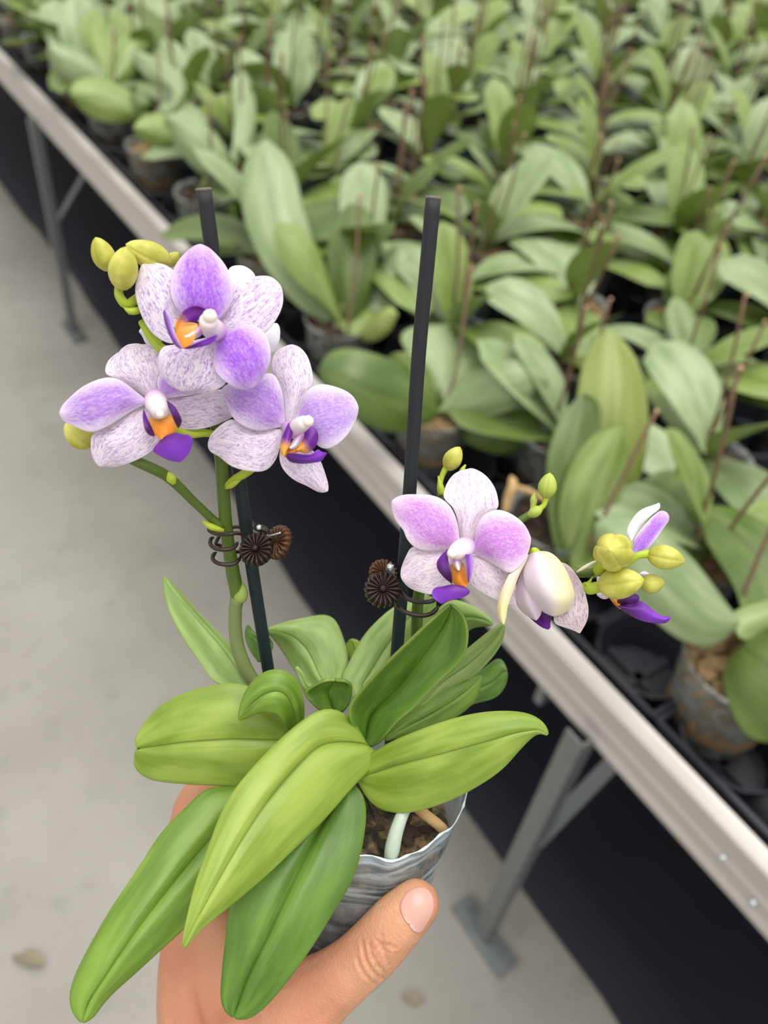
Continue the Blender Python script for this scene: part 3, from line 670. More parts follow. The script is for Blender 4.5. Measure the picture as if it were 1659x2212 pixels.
for i in range(46):
    an = q.uniform(0, 6.283); r = .032 * math.sqrt(q.random()); an = an if i % 3 else q.uniform(4.2, 6.4)
    o = bpy.data.objects.new('bark_chip', chip_me[i % 5 if q.random() < .35 else i % 3]); COL.objects.link(o)
    s = q.uniform(.0028, .0055)
    o.matrix_world = Matrix.Translation(potpt(an, -.0065 + q.uniform(-.001, .003), r)) @ rotA @ Matrix.Rotation(q.uniform(0, 6.3), 4, 'Z') @ Matrix.Rotation(q.uniform(-.7, .7), 4, 'X') @ Matrix.Scale(s, 4)
    o.parent = soil
tube('aerial_root', OR, ROOTW, [(880, 1735, .292), (868, 1762, .289), (855, 1800, .287), (845, 1845, .287), (840, 1870, .290)], [.0022, .0023, .0025, .0027, .002], 16)
tube('dry_root', OR, ROOTT, [(890, 1735, .302), (915, 1757, .300), (940, 1776, .2995), (958, 1792, .303)], .0020, 12)

# leaves, from the back of the rosette to the front
t3 = (280, 1200, 1 / 1.8033); t4 = (100, 1640, .5787)
def leaf(mt, outl, tip, z, eL, eR, mid=None, tr=None, groove=.0016, **kw):
    return blade('leaf', OR, mt, outl, tip, z, eL, eR, mid=mid, tr=tr, groove=groove, solid=0.0013, N=24, M=20, **kw)
leaf(LEAF_P, [(545, 1500), (465, 1475), (440, 1445), (405, 1395), (372, 1340), (354, 1285), (352, 1243), (385, 1275), (430, 1325), (480, 1375), (512, 1412), (540, 1470)], 6, [.322, .334, .345], -.002, .006,
     mid=[(545, 1495), (490, 1410), (430, 1340), (380, 1285), (352, 1243)])
leaf(LEAF_D, [(560, 1430), (540, 1405), (530, 1375), (535, 1350), (550, 1368), (580, 1375), (590, 1400)], 3, [.325, .328], .001, .001)
leaf(LEAF_P, [(712, 1500), (665, 1485), (645, 1460), (629, 1438), (601, 1394), (574, 1361), (612, 1346), (668, 1333), (702, 1328), (724, 1338), (740, 1372), (752, 1420), (742, 1460)], 5, [.312, .322, .326, .318], .004, .006,
     mid=[(715, 1500), (690, 1460), (663, 1405), (624, 1370), (574, 1361)])
leaf(LEAF_Y, [(770, 1440), (755, 1420), (748, 1396), (757, 1382), (775, 1386), (785, 1410)], 3, [.332, .334], .001, .001)
leaf(LEAF_P, [(775, 1520), (738, 1470), (750, 1440), (779, 1383), (812, 1344), (851, 1312), (900, 1290), (935, 1275), (940, 1320), (905, 1380), (870, 1440), (820, 1500)], 7, [.312, .324, .330], .004, .004)
leaf(LEAF_P, [(900, 1500), (905, 1420), (930, 1340), (973, 1296), (1018, 1309), (1050, 1328), (1066, 1350), (1045, 1352), (1015, 1360), (980, 1400), (940, 1470)], 6, [.322, .330, .328, .320], .004, .002)
leaf(LEAF_D, [(930, 1540), (980, 1490), (1045, 1444), (1079, 1422), (1094, 1450), (1092, 1478), (1070, 1506), (1023, 1520), (970, 1545)], 4, [.322, .330, .332], .004, .003)
leaf(LEAF_P, [(850, 1560), (900, 1500), (950, 1450), (1012, 1400), (1060, 1362), (1088, 1346), (1085, 1383), (1056, 1427), (1018, 1461), (968, 1490), (910, 1545)], 5, [.310, .314, .312, .306], -.002, .004)
leaf(LEAF, [(830, 1600), (860, 1560), (920, 1510), (985, 1472), (1040, 1459), (1035, 1490), (1018, 1522), (973, 1555), (918, 1578), (857, 1592)], 4, [.306, .313, .318], .002, .004)
leaf(LEAF_D, [(783, 1608), (752, 1535), (792, 1476), (840, 1425), (890, 1377), (935, 1335), (973, 1304), (1000, 1325), (1012, 1366), (1001, 1422), (945, 1477), (890, 1535), (862, 1557), (812, 1612)], 6, [.303, .298, .292, .288], -.010, -.006,
     mid=[(790, 1605), (800, 1545), (862, 1483), (925, 1400), (957, 1350), (973, 1304)], groove=.003)
leaf(LEAF_P, [(690, 1530), (660, 1500), (646, 1470), (640, 1440), (655, 1455), (672, 1478), (700, 1500)], 3, [.304, .303], .001, .001)
leaf(LEAF_D, [(728, 1545), (690, 1533), (660, 1505), (662, 1490), (700, 1470), (725, 1468), (750, 1472), (761, 1484), (756, 1515), (742, 1536)], 5, [.302, .299, .294], -.003, -.003)
leaf(LEAF_Y, [(645, 1600), (615, 1540), (530, 1478), (450, 1482), (380, 1503), (330, 1540), (300, 1580), (292, 1604), (298, 1617), (291, 1636), (293, 1662), (328, 1685), (400, 1694), (480, 1698), (550, 1700), (610, 1665)], 8, [.302, .297, .296, .299], .006, .0045,
     mid=[(645, 1597), (585, 1598), (500, 1598), (400, 1604), (330, 1612), (298, 1617)], groove=.0022)
leaf(LEAF, [(648, 1580), (655, 1550), (654, 1512), (637, 1465), (606, 1446), (571, 1452), (540, 1480), (522, 1520), (517, 1555), (535, 1549), (562, 1539), (590, 1540), (608, 1555), (620, 1575)], 8, [.299, .291, .285, .286, .289], .004, .002,
     mid=[(635, 1575), (633, 1535), (610, 1495), (570, 1500), (535, 1530), (517, 1555)])
leaf(LEAF_Y, [(772, 1678), (790, 1640), (812, 1621), (862, 1594), (950, 1560), (1030, 1540), (1100, 1536), (1150, 1545), (1176, 1565), (1184, 1588), (1162, 1580), (1129, 1610), (1079, 1666), (1001, 1716), (918, 1749), (857, 1757), (812, 1743), (785, 1710)], 9, [.298, .284, .277, .274, .277], .005, .004,
     mid=[(775, 1680), (860, 1650), (960, 1625), (1056, 1599), (1130, 1580), (1184, 1588)], groove=.002)
leaf(LEAF, [(590, 1690), (540, 1692), (505, 1701), (447, 1701), (401, 1744), (349, 1796), (297, 1877), (239, 1964), (193, 2045), (164, 2103), (149, 2155), (158, 2190), (178, 2210), (192, 2204), (204, 2196), (210, 2184), (239, 2149), (291, 2103), (355, 2045), (400, 2005), (480, 1930), (560, 1830), (600, 1750)], 12, [.302, .288, .275, .264, .258], .005, .005,
     mid=[(590, 1695), (520, 1740), (430, 1840), (340, 1950), (260, 2060), (205, 2150), (180, 2208)], groove=.003)
leaf(LEAF_D, [(745, 1690), (690, 1720), (640, 1780), (560, 1860), (499, 1947), (488, 2016), (479, 2103), (477, 2172), (487, 2183), (505, 2198), (528, 2203), (563, 2184), (621, 2120), (679, 2039), (725, 1964), (760, 1906), (783, 1831), (792, 1756), (786, 1720), (768, 1694)], 9, [.297, .280, .270, .264, .262], .003, .004,
     mid=[(745, 1700), (690, 1790), (640, 1890), (585, 2010), (535, 2110), (498, 2193)], groove=.0035)
leaf(LEAF_Y, [(795, 1620), (768, 1565), (746, 1541), (707, 1527), (668, 1544), (613, 1588), (557, 1644), (502, 1710), (474, 1762), (450, 1830), (425, 1900), (410, 1960), (398, 2020), (394, 2048), (400, 2055), (412, 2030), (438, 2003), (500, 1955), (560, 1905), (620, 1850), (700, 1772), (760, 1703), (805, 1658), (824, 1638), (815, 1622)], 13, [.299, .285, .271, .261, .253, .248], [.002, .007, .006, .004, .002], [.001, .006, .005, .004, .002],
     mid=[(795, 1612), (723, 1600), (680, 1615), (613, 1685), (557, 1758), (500, 1850), (450, 1940), (415, 2010), (397, 2052)], groove=.002)

# flower spikes
sp1 = tube('flower_spike', OR, STEM, [(556, 1480, .316), (528, 1440, .313), (510, 1385, .310), (507, 1320, .306), (512, 1285, .304), (502, 1230, .300), (490, 1150, .293), (482, 1060, .286), (477, 990, .279), (462, 900, .273), (430, 800, .268), (385, 740, .266), (330, 690, .264), (300, 650, .263)],
           [.0024, .0025, .0023, .0026, .0023, .0023, .0022, .0021, .0019, .0017, .0014, .0012], 50)
tube('spike_base', sp1, STEMG, [(560, 1490, .3155), (530, 1443, .3125), (511, 1385, .3095), (508, 1320, .3055), (514, 1292, .3035)], [.0027, .0028, .0026, .0025, .0025], 24)
tube('node_sheath', sp1, SHEATH, [(510, 1300, .3035), (520, 1288, .3030), (524, 1272, .3027), (522, 1258, .3027)], [.0020, .0026, .0018, .0006], 14, round_end=True)
tube('side_branch', sp1, STEM, [(482, 1140, .291), (455, 1118, .289), (415, 1080, .283), (365, 1032, .275), (325, 1010, .269), (285, 992, .266), (240, 965, .265)], [.0016, .0016, .0017, .0019, .0018, .0016], 24)
tube('bract', sp1, STEML, [(376, 1046, .274), (370, 1034, .2735), (360, 1022, .273), (356, 1018, .273)], [.0007, .0017, .0013, .0003], 10)
tube('bract', sp1, STEML, [(438, 1125, .2885), (448, 1133, .2880), (466, 1142, .2885), (484, 1146, .289)], [.0004, .0012, .0013, .0006], 10)
tube('pedicel', sp1, STEML, [(487, 1050, .284), (505, 1036, .281), (530, 1022, .277), (555, 1000, .273), (610, 930, .268)], [.0011, .0015, .0015, .0013, .001], 18)
tube('bract', sp1, STEML, [(487, 1055, .283), (498, 1049, .281), (512, 1040, .279), (520, 1036, .279)], [.0004, .0011, .001, .0004], 8)
tube('pedicel', sp1, STEML, [(472, 938, .274), (440, 935, .272), (405, 935, .270), (350, 900, .268)], [.0012, .0014, .0015, .001], 14)
tube('pedicel', sp1, STEML, [(306, 694, .2635), (318, 715, .263), (335, 738, .263), (360, 758, .263), (430, 760, .262)], [.0012, .0016, .0017, .0015, .001], 16)
tube('pedicel', sp1, STEML, [(300, 640, .262), (275, 658, .259), (258, 640, .257), (256, 622, .257)], [.0013, .0016, .0015, .0013], 14)
tube('bract', sp1, STEML, [(268, 664, .2575), (280, 672, .2575), (300, 670, .259), (312, 662, .26)], [.0003, .0011, .0011, .0006], 8)
sp2 = tube('flower_spike', OR, STEM, [(880, 1560, .318), (893, 1460, .316), (900, 1380, .313), (902, 1310, .309), (915, 1240, .303), (950, 1200, .296), (1010, 1185, .291), (1080, 1190, .289), (1160, 1215, .288), (1220, 1232, .286), (1270, 1238, .283), (1305, 1225, .281)],
           [.0024, .0024, .0024, .0023, .0022, .0021, .002, .002, .0019, .0019, .0018, .0012], 50)
tube('side_branch', sp2, STEM, [(930, 1215, .302), (938, 1150, .302), (950, 1085, .301), (952, 1060, .300)], [.0012, .0012, .0012, .0011], 16)
tube('pedicel', sp2, STEML, [(952, 1065, .300), (951, 1045, .299), (956, 1025, .299), (964, 1010, .299)], [.0011, .0010, .0010, .0012], 12)
tube('bract', sp2, STEML, [(954, 1068, .299), (951, 1050, .2985), (948, 1034, .2985), (947, 1028, .2985)], [.0013, .0014, .0008, .0003], 8)
tube('bract', sp2, STEML, [(1000, 1030, .296), (998, 1018, .296), (1003, 1008, .296), (1006, 1004, .296)], [.0011, .0012, .0008, .0003], 8)
tube('side_branch', sp2, STEM, [(1060, 1190, .296), (1100, 1145, .298), (1130, 1120, .298), (1160, 1103, .298)], [.0014, .0014, .0014, .0013], 16)
tube('node_sheath', sp2, BUDG, [(1140, 1114, .2975), (1150, 1109, .297), (1162, 1102, .297), (1173, 1096, .297)], [.0009, .0019, .0019, .0006], 12)
tube('pedicel', sp2, STEML, [(1164, 1100, .297), (1174, 1092, .297), (1178, 1080, .297), (1180, 1068, .297)], [.0012, .0010, .0011, .0015], 12)
tube('young_bud', sp2, BUDG, [(1150, 1105, .299), (1152, 1090, .299), (1154, 1075, .299), (1155, 1064, .299)], [.0010, .0011, .0014, .0004], 12)
tube('pedicel', sp2, STEML, [(1166, 1220, .284), (1158, 1200, .280), (1153, 1190, .278), (1150, 1184, .277)], [.0015, .0018, .002, .0012], 12, round_end=True)
tube('pedicel', sp2, STEML, [(1340, 1222, .279), (1360, 1212, .277), (1378, 1200, .276), (1402, 1196, .276)], [.0014, .0013, .0013, .0016], 14)
tube('pedicel', sp2, STEML, [(1262, 1264, .282), (1272, 1271, .280), (1284, 1270, .279), (1300, 1266, .278)], [.0014, .0021, .0021, .002], 12)
tube('pedicel', sp2, STEML, [(1290, 1235, .281), (1300, 1226, .279), (1310, 1212, .277), (1318, 1200, .276)], [.002, .0022, .0022, .002], 12)
tube('bract', sp2, STEML, [(1268, 1266, .2795), (1273, 1258, .2795), (1278, 1250, .2795), (1280, 1246, .280)], [.0012, .0008, .0004, .0002], 8)
tube('bract', sp2, OPENY, [(1245, 1236, .280), (1262, 1226, .279), (1280, 1216, .279), (1292, 1211, .279)], [.0003, .0006, .0006, .0003], 8)
def bud(parent, b, t, hw, mt=BUD, nm='bud', beak=.15):
    """Closed bud from its base b to its tip t (photo x, y, distance), half-width hw in photo pixels, with five shallow seams."""
    pb, pt = P(*b), P(*t); ax = pt - pb; L = ax.length; R = hw / FP * (b[2] + t[2]) / 2
    pr = []; ns = 5 if hw > 42 else 3
    for i in range(15):
        s = i / 14; r = R * max(0, math.sin(math.pi * s ** 0.92)) ** 0.62 * (1 - .10 * s)
        if s > .93: r = max(r * .8, R * beak * (1 - s) / .07)
        pr.append((max(r, 1e-5), s * L))
    return mesh(nm, lathe(pr, 60, pb, ax, lambda an, i: 1 + 0.03 * math.cos(an * ns + 0.6) - 0.075 * (0.5 + 0.5 * math.cos(an * ns + .6 + math.pi)) ** 22), mt, parent)
bud(OR, (240, 587, .258), (206, 512, .252), 26); bud(OR, (262, 628, .256), (273, 532, .249), 33); bud(OR, (372, 572, .262), (271, 527, .255), 31)
d_ = bud(OR, (360, 575, .268), (386, 545, .266), 14); bud(OR, (200, 965, .274), (140, 915, .272), 29)
bud(OR, (964, 1016, .299), (994, 965, .297), 21); bud(OR, (1178, 1078, .297), (1188, 1021, .295), 21, BUDG)
bud(OR, (1332, 1196, .279), (1317, 1188, .257), 44); bud(OR, (1396, 1196, .276), (1480, 1212, .272), 28); bud(OR, (1290, 1266, .277), (1392, 1252, .270), 36)
bud(OR, (1382, 1265, .281), (1436, 1258, .278), 23)

# flowers
def flower(pedi, z0, tr, parts):
    fl = tube('flower', OR, STEML, pedi, .0013, 10)
    for nm, mt, outl, tip, kw in parts:
        z = kw.pop('z', [0, -.001, .002]); kw.setdefault('eL', .002); kw.setdefault('eR', .002); kw.setdefault('solid', .00032); kw.setdefault('ripple', .0006)
        if nm in ('sepal', 'petal') and 'pw' not in kw and kw['eL'] < .006: kw['eL'] *= .6; kw['eR'] *= .6
        blade(nm, fl, mt, outl, tip, [z0 + a for a in z], tr=tr, seed=len(outl), **kw)
    return fl
def column(fl, tr, z, pts, r, cap, capr, mt=COLM):
    q_ = [(a[0], a[1], z + a[2]) for a in pts]
    pa = ppath(q_, 14, tr); rr = [along(r, i / 13) for i in range(14)]; rr[-1] *= .75
    vf = sweep(pa, rr, 14); uvs = [(i // 14 / 13, (i % 14) / 14) for i in range(14 * 14)]
    mesh('column', vf, mt, fl, uvs=uvs)
    c = P(tr[0] + cap[0] * tr[2], tr[1] + cap[1] * tr[2], z + cap[2])
    mesh('anther_cap', lathe([(1e-5, -capr), (capr * .55, -capr * .8), (capr, -capr * .1), (capr * .85, capr * .55), (capr * .4, capr * .95), (1e-5, capr)], 18, c, CU * .5 - CF * .8 + CR * cap[3]), COLW, fl)
SE = dict; t1 = (280, 520, .217)
fA = flower([(430, 770, .263), (450, 745, .258), (468, 728, .254)], .250, t1, [
    ('sepal', SV, [(560, 880), (500, 1000), (420, 1030), (330, 1000), (230, 930), (150, 820), (90, 680), (55, 540), (60, 420), (100, 290), (122, 238), (200, 218), (290, 222), (380, 250), (470, 330), (540, 480), (580, 700)], 10, SE(z=[.004, .003, .006], eL=.003, eR=.003, ripple=.001)),
    ('sepal', SV, [(840, 890), (880, 790), (940, 690), (980, 560), (1040, 440), (1140, 385), (1250, 353), (1380, 348), (1460, 390), (1510, 460), (1532, 570), (1510, 690), (1440, 820), (1340, 930), (1180, 960), (1000, 960)], 9, SE(z=[.004, .003, .007], ripple=.001)),
    ('sepal', SV, [(800, 960), (600, 1000), (440, 1036), (330, 1050), (285, 1130), (280, 1240), (310, 1340), (390, 1430), (520, 1500), (680, 1520), (790, 1520), (880, 1480), (970, 1410), (960, 1250), (900, 1080)], 8, SE(z=[.003, .001, .004], eL=.003, eR=.003, ripple=.001)),
    ('petal', PT, [(800, 840), (640, 790), (500, 710), (430, 620), (400, 500), (410, 360), (460, 230), (540, 130), (640, 50), (700, 34), (780, 60), (860, 130), (940, 220), (1000, 330), (1035, 450), (1030, 570), (980, 680), (890, 780)], 9, SE(z=[.001, -.003, .001], eL=.003, eR=.003)),
    ('petal', PT, [(840, 960), (930, 955), (1000, 900), (1090, 845), (1180, 830), (1270, 850), (1350, 920), (1395, 1030), (1410, 1150), (1380, 1270), (1310, 1380), (1230, 1460), (1160, 1485), (1060, 1470), (960, 1410), (870, 1330), (828, 1230), (838, 1120), (845, 1040)], 11, SE(z=[.001, -.004, .000], eL=.003, eR=.003)),
    ('lip_lobe', LIPO, [(470, 930), (450, 850), (480, 770), (540, 690), (600, 655), (650, 645), (720, 662), (775, 695), (720, 760), (640, 820), (560, 880)], 7, SE(z=[-.010, -.007, -.004], eL=-.002, eR=.002, N=14, M=8)),
    ('callus', CALL, [(680, 830), (600, 815), (450, 840), (448, 900), (480, 1000), (525, 1075), (590, 1050), (640, 1000), (660, 930)], 5, SE(z=[-.006, -.009, -.012], eL=-.001, eR=-.001, N=12, M=8)),
    ('lip_lobe', LIPV, [(530, 1076), (470, 1060), (410, 970), (370, 880), (345, 790), (333, 700), (355, 680), (385, 740), (420, 820), (450, 920), (490, 1010)], 6, SE(z=[-.013, -.011, -.008], eL=.002, eR=-.001, N=14, M=6)),
    ('lip_lobe', LIPM, [(540, 1074), (600, 1045), (700, 1000), (800, 960), (872, 936), (860, 980), (800, 1030), (700, 1060), (600, 1076)], 4, SE(z=[-.013, -.011, -.007], eL=-.0015, eR=.001, N=14, M=6))])
column(fA, t1, .250, [(880, 900, .001), (830, 880, -.004), (790, 830, -.008), (780, 780, -.011)], [.0030, .0034, .0030, .0026], (800, 755, -.0108, 0), .0022)
blade('lip_keel', fA, COLM, [(720, 850), (650, 860), (560, 930), (548, 960), (600, 985), (680, 960), (740, 900)], 3, [.242, .240], tr=t1, N=10, M=6)
t2 = (120, 720, .2411)
fB = flower([(400, 930, .272), (370, 910, .270), (340, 880, .266)], .262, t2, [
    ('sepal', SD, [(880, 600), (790, 555), (650, 470), (520, 395), (450, 380), (440, 310), (480, 230), (580, 160), (690, 98), (820, 100), (950, 112), (1000, 180), (1000, 300), (960, 420), (930, 540)], 8, SE(z=[.004, .003, .008], ripple=.001)),
    ('sepal', WH, [(700, 300), (600, 200), (560, 165), (640, 105), (720, 90), (800, 105), (780, 180)], 3, SE(z=[.010, .011, .011], N=8, M=6)),
    ('petal', PL, [(930, 590), (915, 480), (918, 380), (1000, 330), (1150, 320), (1300, 380), (1380, 480), (1350, 540), (1200, 562), (1050, 575)], 6, SE(z=[.002, .003, .006])),
    ('sepal', SD, [(960, 620), (1000, 578), (1200, 565), (1400, 520), (1500, 495), (1560, 570), (1590, 680), (1580, 752), (1480, 805), (1350, 850), (1220, 865), (1110, 852), (1040, 790), (1000, 700)], 7, SE(z=[.003, .004, .008], eL=.003, eR=.003, ripple=.001)),
    ('sepal', SD, [(840, 690), (760, 665), (640, 740), (500, 830), (330, 900), (313, 980), (320, 1080), (350, 1150), (392, 1192), (500, 1202), (600, 1185), (700, 1150), (800, 1100), (880, 1040), (942, 940), (900, 850), (860, 760)], 8, SE(z=[.003, .000, .004], eL=.002, eR=.003, ripple=.001)),
    ('petal', PL, [(830, 610), (720, 520), (620, 440), (540, 400), (450, 393), (330, 430), (220, 490), (110, 590), (48, 660), (34, 720), (60, 780), (130, 820), (220, 860), (320, 890), (440, 850), (560, 780), (680, 700), (780, 650)], 9, SE(z=[.001, -.004, .001], eL=.003, eR=.003)),
    ('callus', CALL, [(930, 720), (840, 750), (850, 820), (885, 900), (945, 955), (1010, 920), (1085, 880), (1070, 800), (1040, 730)], 4, SE(z=[-.004, -.009, -.012], N=12, M=8)),
    ('lip_lobe', LIPD, [(892, 920), (850, 918), (808, 880), (785, 800), (783, 730), (790, 682), (805, 720), (835, 790), (870, 860)], 5, SE(z=[-.011, -.012, -.008], eL=-.001, eR=.002, N=12, M=6)),
    ('lip_lobe', LIPD, [(1098, 852), (1122, 820), (1132, 780), (1110, 720), (1070, 655), (1030, 625), (990, 597), (1010, 650), (1040, 730), (1065, 790)], 6, SE(z=[-.011, -.012, -.006], eL=-.001, eR=.002, N=12, M=6)),
    ('lip', LIPM, [(1000, 915), (1050, 895), (1085, 890), (1150, 905), (1210, 910), (1232, 950), (1220, 1020), (1180, 1100), (1120, 1152), (1020, 1142), (920, 1092), (863, 1050), (900, 1000), (950, 950)], 8, SE(z=[-.012, -.013, -.010], eL=-.001, eR=.002, N=14, M=8))])
column(fB, t2, .262, [(890, 560, .002), (900, 620, -.004), (925, 680, -.008), (938, 720, -.010)], [.0026, .0036, .0034, .0026], (938, 728, -.0105, 0), .0014)
t3f = (440, 740, .217)
fC = flower([(560, 990, .273), (590, 950, .271), (620, 922, .267)], .262, t3f, [
    ('sepal', SD, [(870, 820), (805, 780), (808, 600), (768, 440), (690, 310), (668, 220), (700, 110), (780, 48), (870, 20), (950, 40), (1020, 110), (1060, 200), (1085, 310), (1090, 420), (1040, 520), (970, 650), (920, 760)], 8, SE(z=[.005, .005, .010], ripple=.001)),
    ('sepal', SD, [(800, 890), (740, 852), (600, 870), (470, 850), (380, 820), (290, 755), (180, 810), (90, 890), (50, 960), (43, 1030), (62, 1092), (150, 1130), (250, 1220), (380, 1270), (560, 1290), (640, 1265), (700, 1200), (740, 1120), (770, 1000)], 9, SE(z=[.003, .001, .006], ripple=.001)),
    ('sepal', SD, [(850, 1010), (770, 1040), (750, 1120), (760, 1200), (800, 1280), (900, 1370), (1030, 1430), (1130, 1485), (1200, 1495), (1235, 1480), (1242, 1420), (1210, 1300), (1170, 1190), (1120, 1100), (1000, 1030)], 9, SE(z=[.004, .003, .006])),
    ('petal', PL, [(810, 810), (803, 700), (806, 590), (780, 470), (740, 370), (680, 300), (520, 330), (360, 370), (200, 430), (175, 470), (200, 540), (240, 640), (280, 740), (370, 820), (470, 865), (580, 880), (700, 855), (770, 845)], 9, SE(z=[.002, -.003, .003], eL=.003, eR=.003)),
    ('petal', PR, [(890, 800), (930, 700), (970, 580), (1010, 490), (1090, 430), (1180, 410), (1290, 430), (1420, 480), (1500, 550), (1540, 640), (1533, 720), (1480, 850), (1400, 960), (1300, 1040), (1220, 1065), (1140, 1035), (1080, 960), (980, 870)], 9, SE(z=[.002, -.003, .003], eL=.003, eR=.003)),
    ('callus', CALL, [(850, 1000), (765, 1040), (775, 1110), (820, 1150), (900, 1110), (950, 1080), (1000, 1060), (930, 1020)], 3, SE(z=[-.006, -.008, -.010], N=10, M=6)),
    ('lip_lobe', LIPO, [(920, 1075), (960, 1000), (975, 940), (1010, 890), (1080, 833), (1128, 880), (1142, 960), (1105, 1050), (1035, 1106), (980, 1095)], 5, SE(z=[-.008, -.006, -.004], eL=.001, eR=.002, N=14, M=8)),
    ('lip_lobe', LIPO, [(800, 1130), (760, 1060), (773, 960), (805, 880), (845, 800), (878, 782), (907, 786), (890, 880), (870, 980), (835, 1060)], 6, SE(z=[-.012, -.011, -.007], eL=.002, eR=.001, N=14, M=8)),
    ('lip', LIPM, [(820, 1120), (835, 1096), (900, 1100), (1000, 1112), (1080, 1108), (1140, 1058), (1170, 1090), (1226, 1098), (1192, 1150), (1170, 1185), (1090, 1196), (1000, 1208), (880, 1195), (830, 1160)], 7, SE(z=[-.013, -.013, -.011], eL=-.001, eR=.003, N=14, M=8))])
column(fC, t3f, .262, [(850, 850, .002), (900, 870, -.004), (960, 820, -.009), (1020, 790, -.012)], [.0026, .0028, .0026, .0022], (1035, 785, -.0120, 1), .0019)
blade('lip_keel', fC, COLM, [(980, 890), (930, 920), (870, 1010), (850, 1050), (910, 1065), (960, 1000), (1000, 920)], 3, [.253, .252], tr=t3f, N=10, M=6)
t4f = (830, 1000, .1989)
fD = flower([(1010, 1190, .286), (1005, 1190, .281), (1000, 1184, .277)], .272, t4f, [
    ('sepal', SP, [(885, 930), (820, 850), (800, 650), (740, 480), (640, 390), (648, 290), (700, 180), (780, 100), (870, 74), (950, 58), (1040, 90), (1130, 160), (1210, 280), (1240, 400), (1245, 495), (1130, 560), (1030, 680), (970, 850)], 9, SE(z=[.005, .004, .009], ripple=.001)),
    ('sepal', SP, [(760, 1000), (650, 935), (500, 940), (310, 905), (240, 1000), (190, 1120), (176, 1200), (185, 1250), (210, 1295), (290, 1370), (400, 1410), (510, 1435), (620, 1390), (740, 1310), (760, 1150)], 7, SE(z=[.003, .002, .005], ripple=.001)),
    ('sepal', SP, [(930, 1010), (1060, 1000), (1200, 1080), (1340, 1180), (1400, 1300), (1430, 1450), (1440, 1560), (1330, 1532), (1200, 1482), (1080, 1420), (1000, 1370), (930, 1300), (930, 1150)], 6, SE(z=[.003, .003, .007], ripple=.001)),
    ('petal', PK, [(830, 930), (812, 780), (790, 620), (720, 470), (620, 385), (500, 345), (370, 340), (230, 340), (130, 370), (80, 415), (76, 470), (100, 580), (150, 670), (208, 728), (232, 810), (300, 900), (380, 945), (500, 960), (620, 945), (740, 935)], 9, SE(z=[.002, -.003, .002], eL=.003, eR=.003)),
    ('petal', PK, [(930, 950), (980, 850), (1000, 700), (1060, 580), (1150, 520), (1250, 503), (1380, 550), (1500, 640), (1560, 730), (1592, 820), (1580, 930), (1530, 1050), (1450, 1150), (1355, 1202), (1230, 1130), (1100, 1050), (1000, 1000)], 9, SE(z=[.002, -.003, .002], eL=.003, eR=.003)),
    ('callus', CALL, [(800, 1080), (720, 1100), (690, 1140), (720, 1250), (760, 1320), (880, 1345), (920, 1300), (895, 1200), (870, 1100)], 5, SE(z=[-.004, -.008, -.011], N=12, M=8)),
    ('lip_lobe', LIPD, [(735, 1312), (680, 1270), (630, 1225), (580, 1160), (566, 1090), (590, 1040), (640, 980), (688, 945), (690, 1010), (705, 1090), (735, 1200)], 7, SE(z=[-.010, -.010, -.005], eL=.001, eR=-.001, N=14, M=8)),
    ('lip_lobe', LIPV, [(915, 1300), (900, 1200), (890, 1100), (878, 1010), (890, 975), (930, 975), (960, 1030), (962, 1130), (945, 1230)], 5, SE(z=[-.011, -.011, -.007], eL=-.001, eR=.002, N=14, M=6)),
    ('lip', LIPM, [(800, 1335), (740, 1318), (620, 1340), (535, 1358), (515, 1450), (560, 1490), (620, 1530), (720, 1492), (860, 1460), (942, 1402), (880, 1350)], 6, SE(z=[-.011, -.013, -.011], eL=-.001, eR=.001, N=14, M=8))])
column(fD, t4f, .272, [(900, 900, .001), (860, 930, -.004), (800, 955, -.008), (750, 975, -.010)], [.0030, .0036, .0032, .0024], (740, 982, -.0098, -1), .0018)
blade('lip_keel', fD, COLM, [(800, 1010), (740, 1060), (750, 1110), (810, 1170), (830, 1110), (835, 1040)], 3, [.264, .262], tr=t4f, N=8, M=6)
t5 = (1060, 1160, .1447)
fE = flower([(1200, 1240, .287), (1180, 1210, .283), (1160, 1195, .280)], .276, t5, [
    ('sepal', SO, [(1050, 380), (1100, 385), (1180, 440), (1280, 560), (1380, 720), (1430, 900), (1465, 1080), (1440, 1250), (1370, 1380), (1328, 1440), (1200, 1382), (1060, 1340), (960, 1300), (930, 1220), (1000, 1000), (1050, 700)], 9, SE(z=[.004, .004, .000, .002], eL=.002, eR=.001)),
    ('petal', OPENP, [(560, 330), (480, 480), (420, 620), (370, 780), (368, 900), (400, 1040), (500, 1150), (600, 1210), (680, 1246), (730, 1190), (760, 1120), (760, 900), (680, 600)], 8, SE(z=[.002, -.003, -.004, -.001], eL=.008, eR=.002)),
    ('lip', LIPD, [(620, 1000), (470, 1100), (600, 1222), (650, 1270), (760, 1350), (860, 1382), (905, 1345), (885, 1290), (912, 1190), (850, 1080), (740, 1000)], 5, SE(z=[.006, .004, .000], N=12, M=8)),
    ('petal', OPENC, [(690, 220), (560, 262), (500, 400), (480, 560), (510, 750), (580, 900), (700, 1050), (800, 1130), (930, 1182), (1040, 1168), (1150, 1100), (1230, 1000), (1268, 880), (1230, 720), (1170, 560), (1090, 420), (980, 290), (850, 215)], 8, SE(z=[.000, -.010, -.012, -.005], eL=.009, eR=.009, pw=2.2)),
    ('sepal', OPENY, [(560, 262), (480, 290), (380, 400), (270, 560), (180, 750), (110, 950), (93, 1100), (130, 1230), (195, 1312), (230, 1200), (260, 1020), (340, 800), (430, 560), (520, 380)], 8, SE(z=[.000, -.006, -.008, -.008], eL=.003, eR=.003))])
t6 = (1240, 1070, .1567)
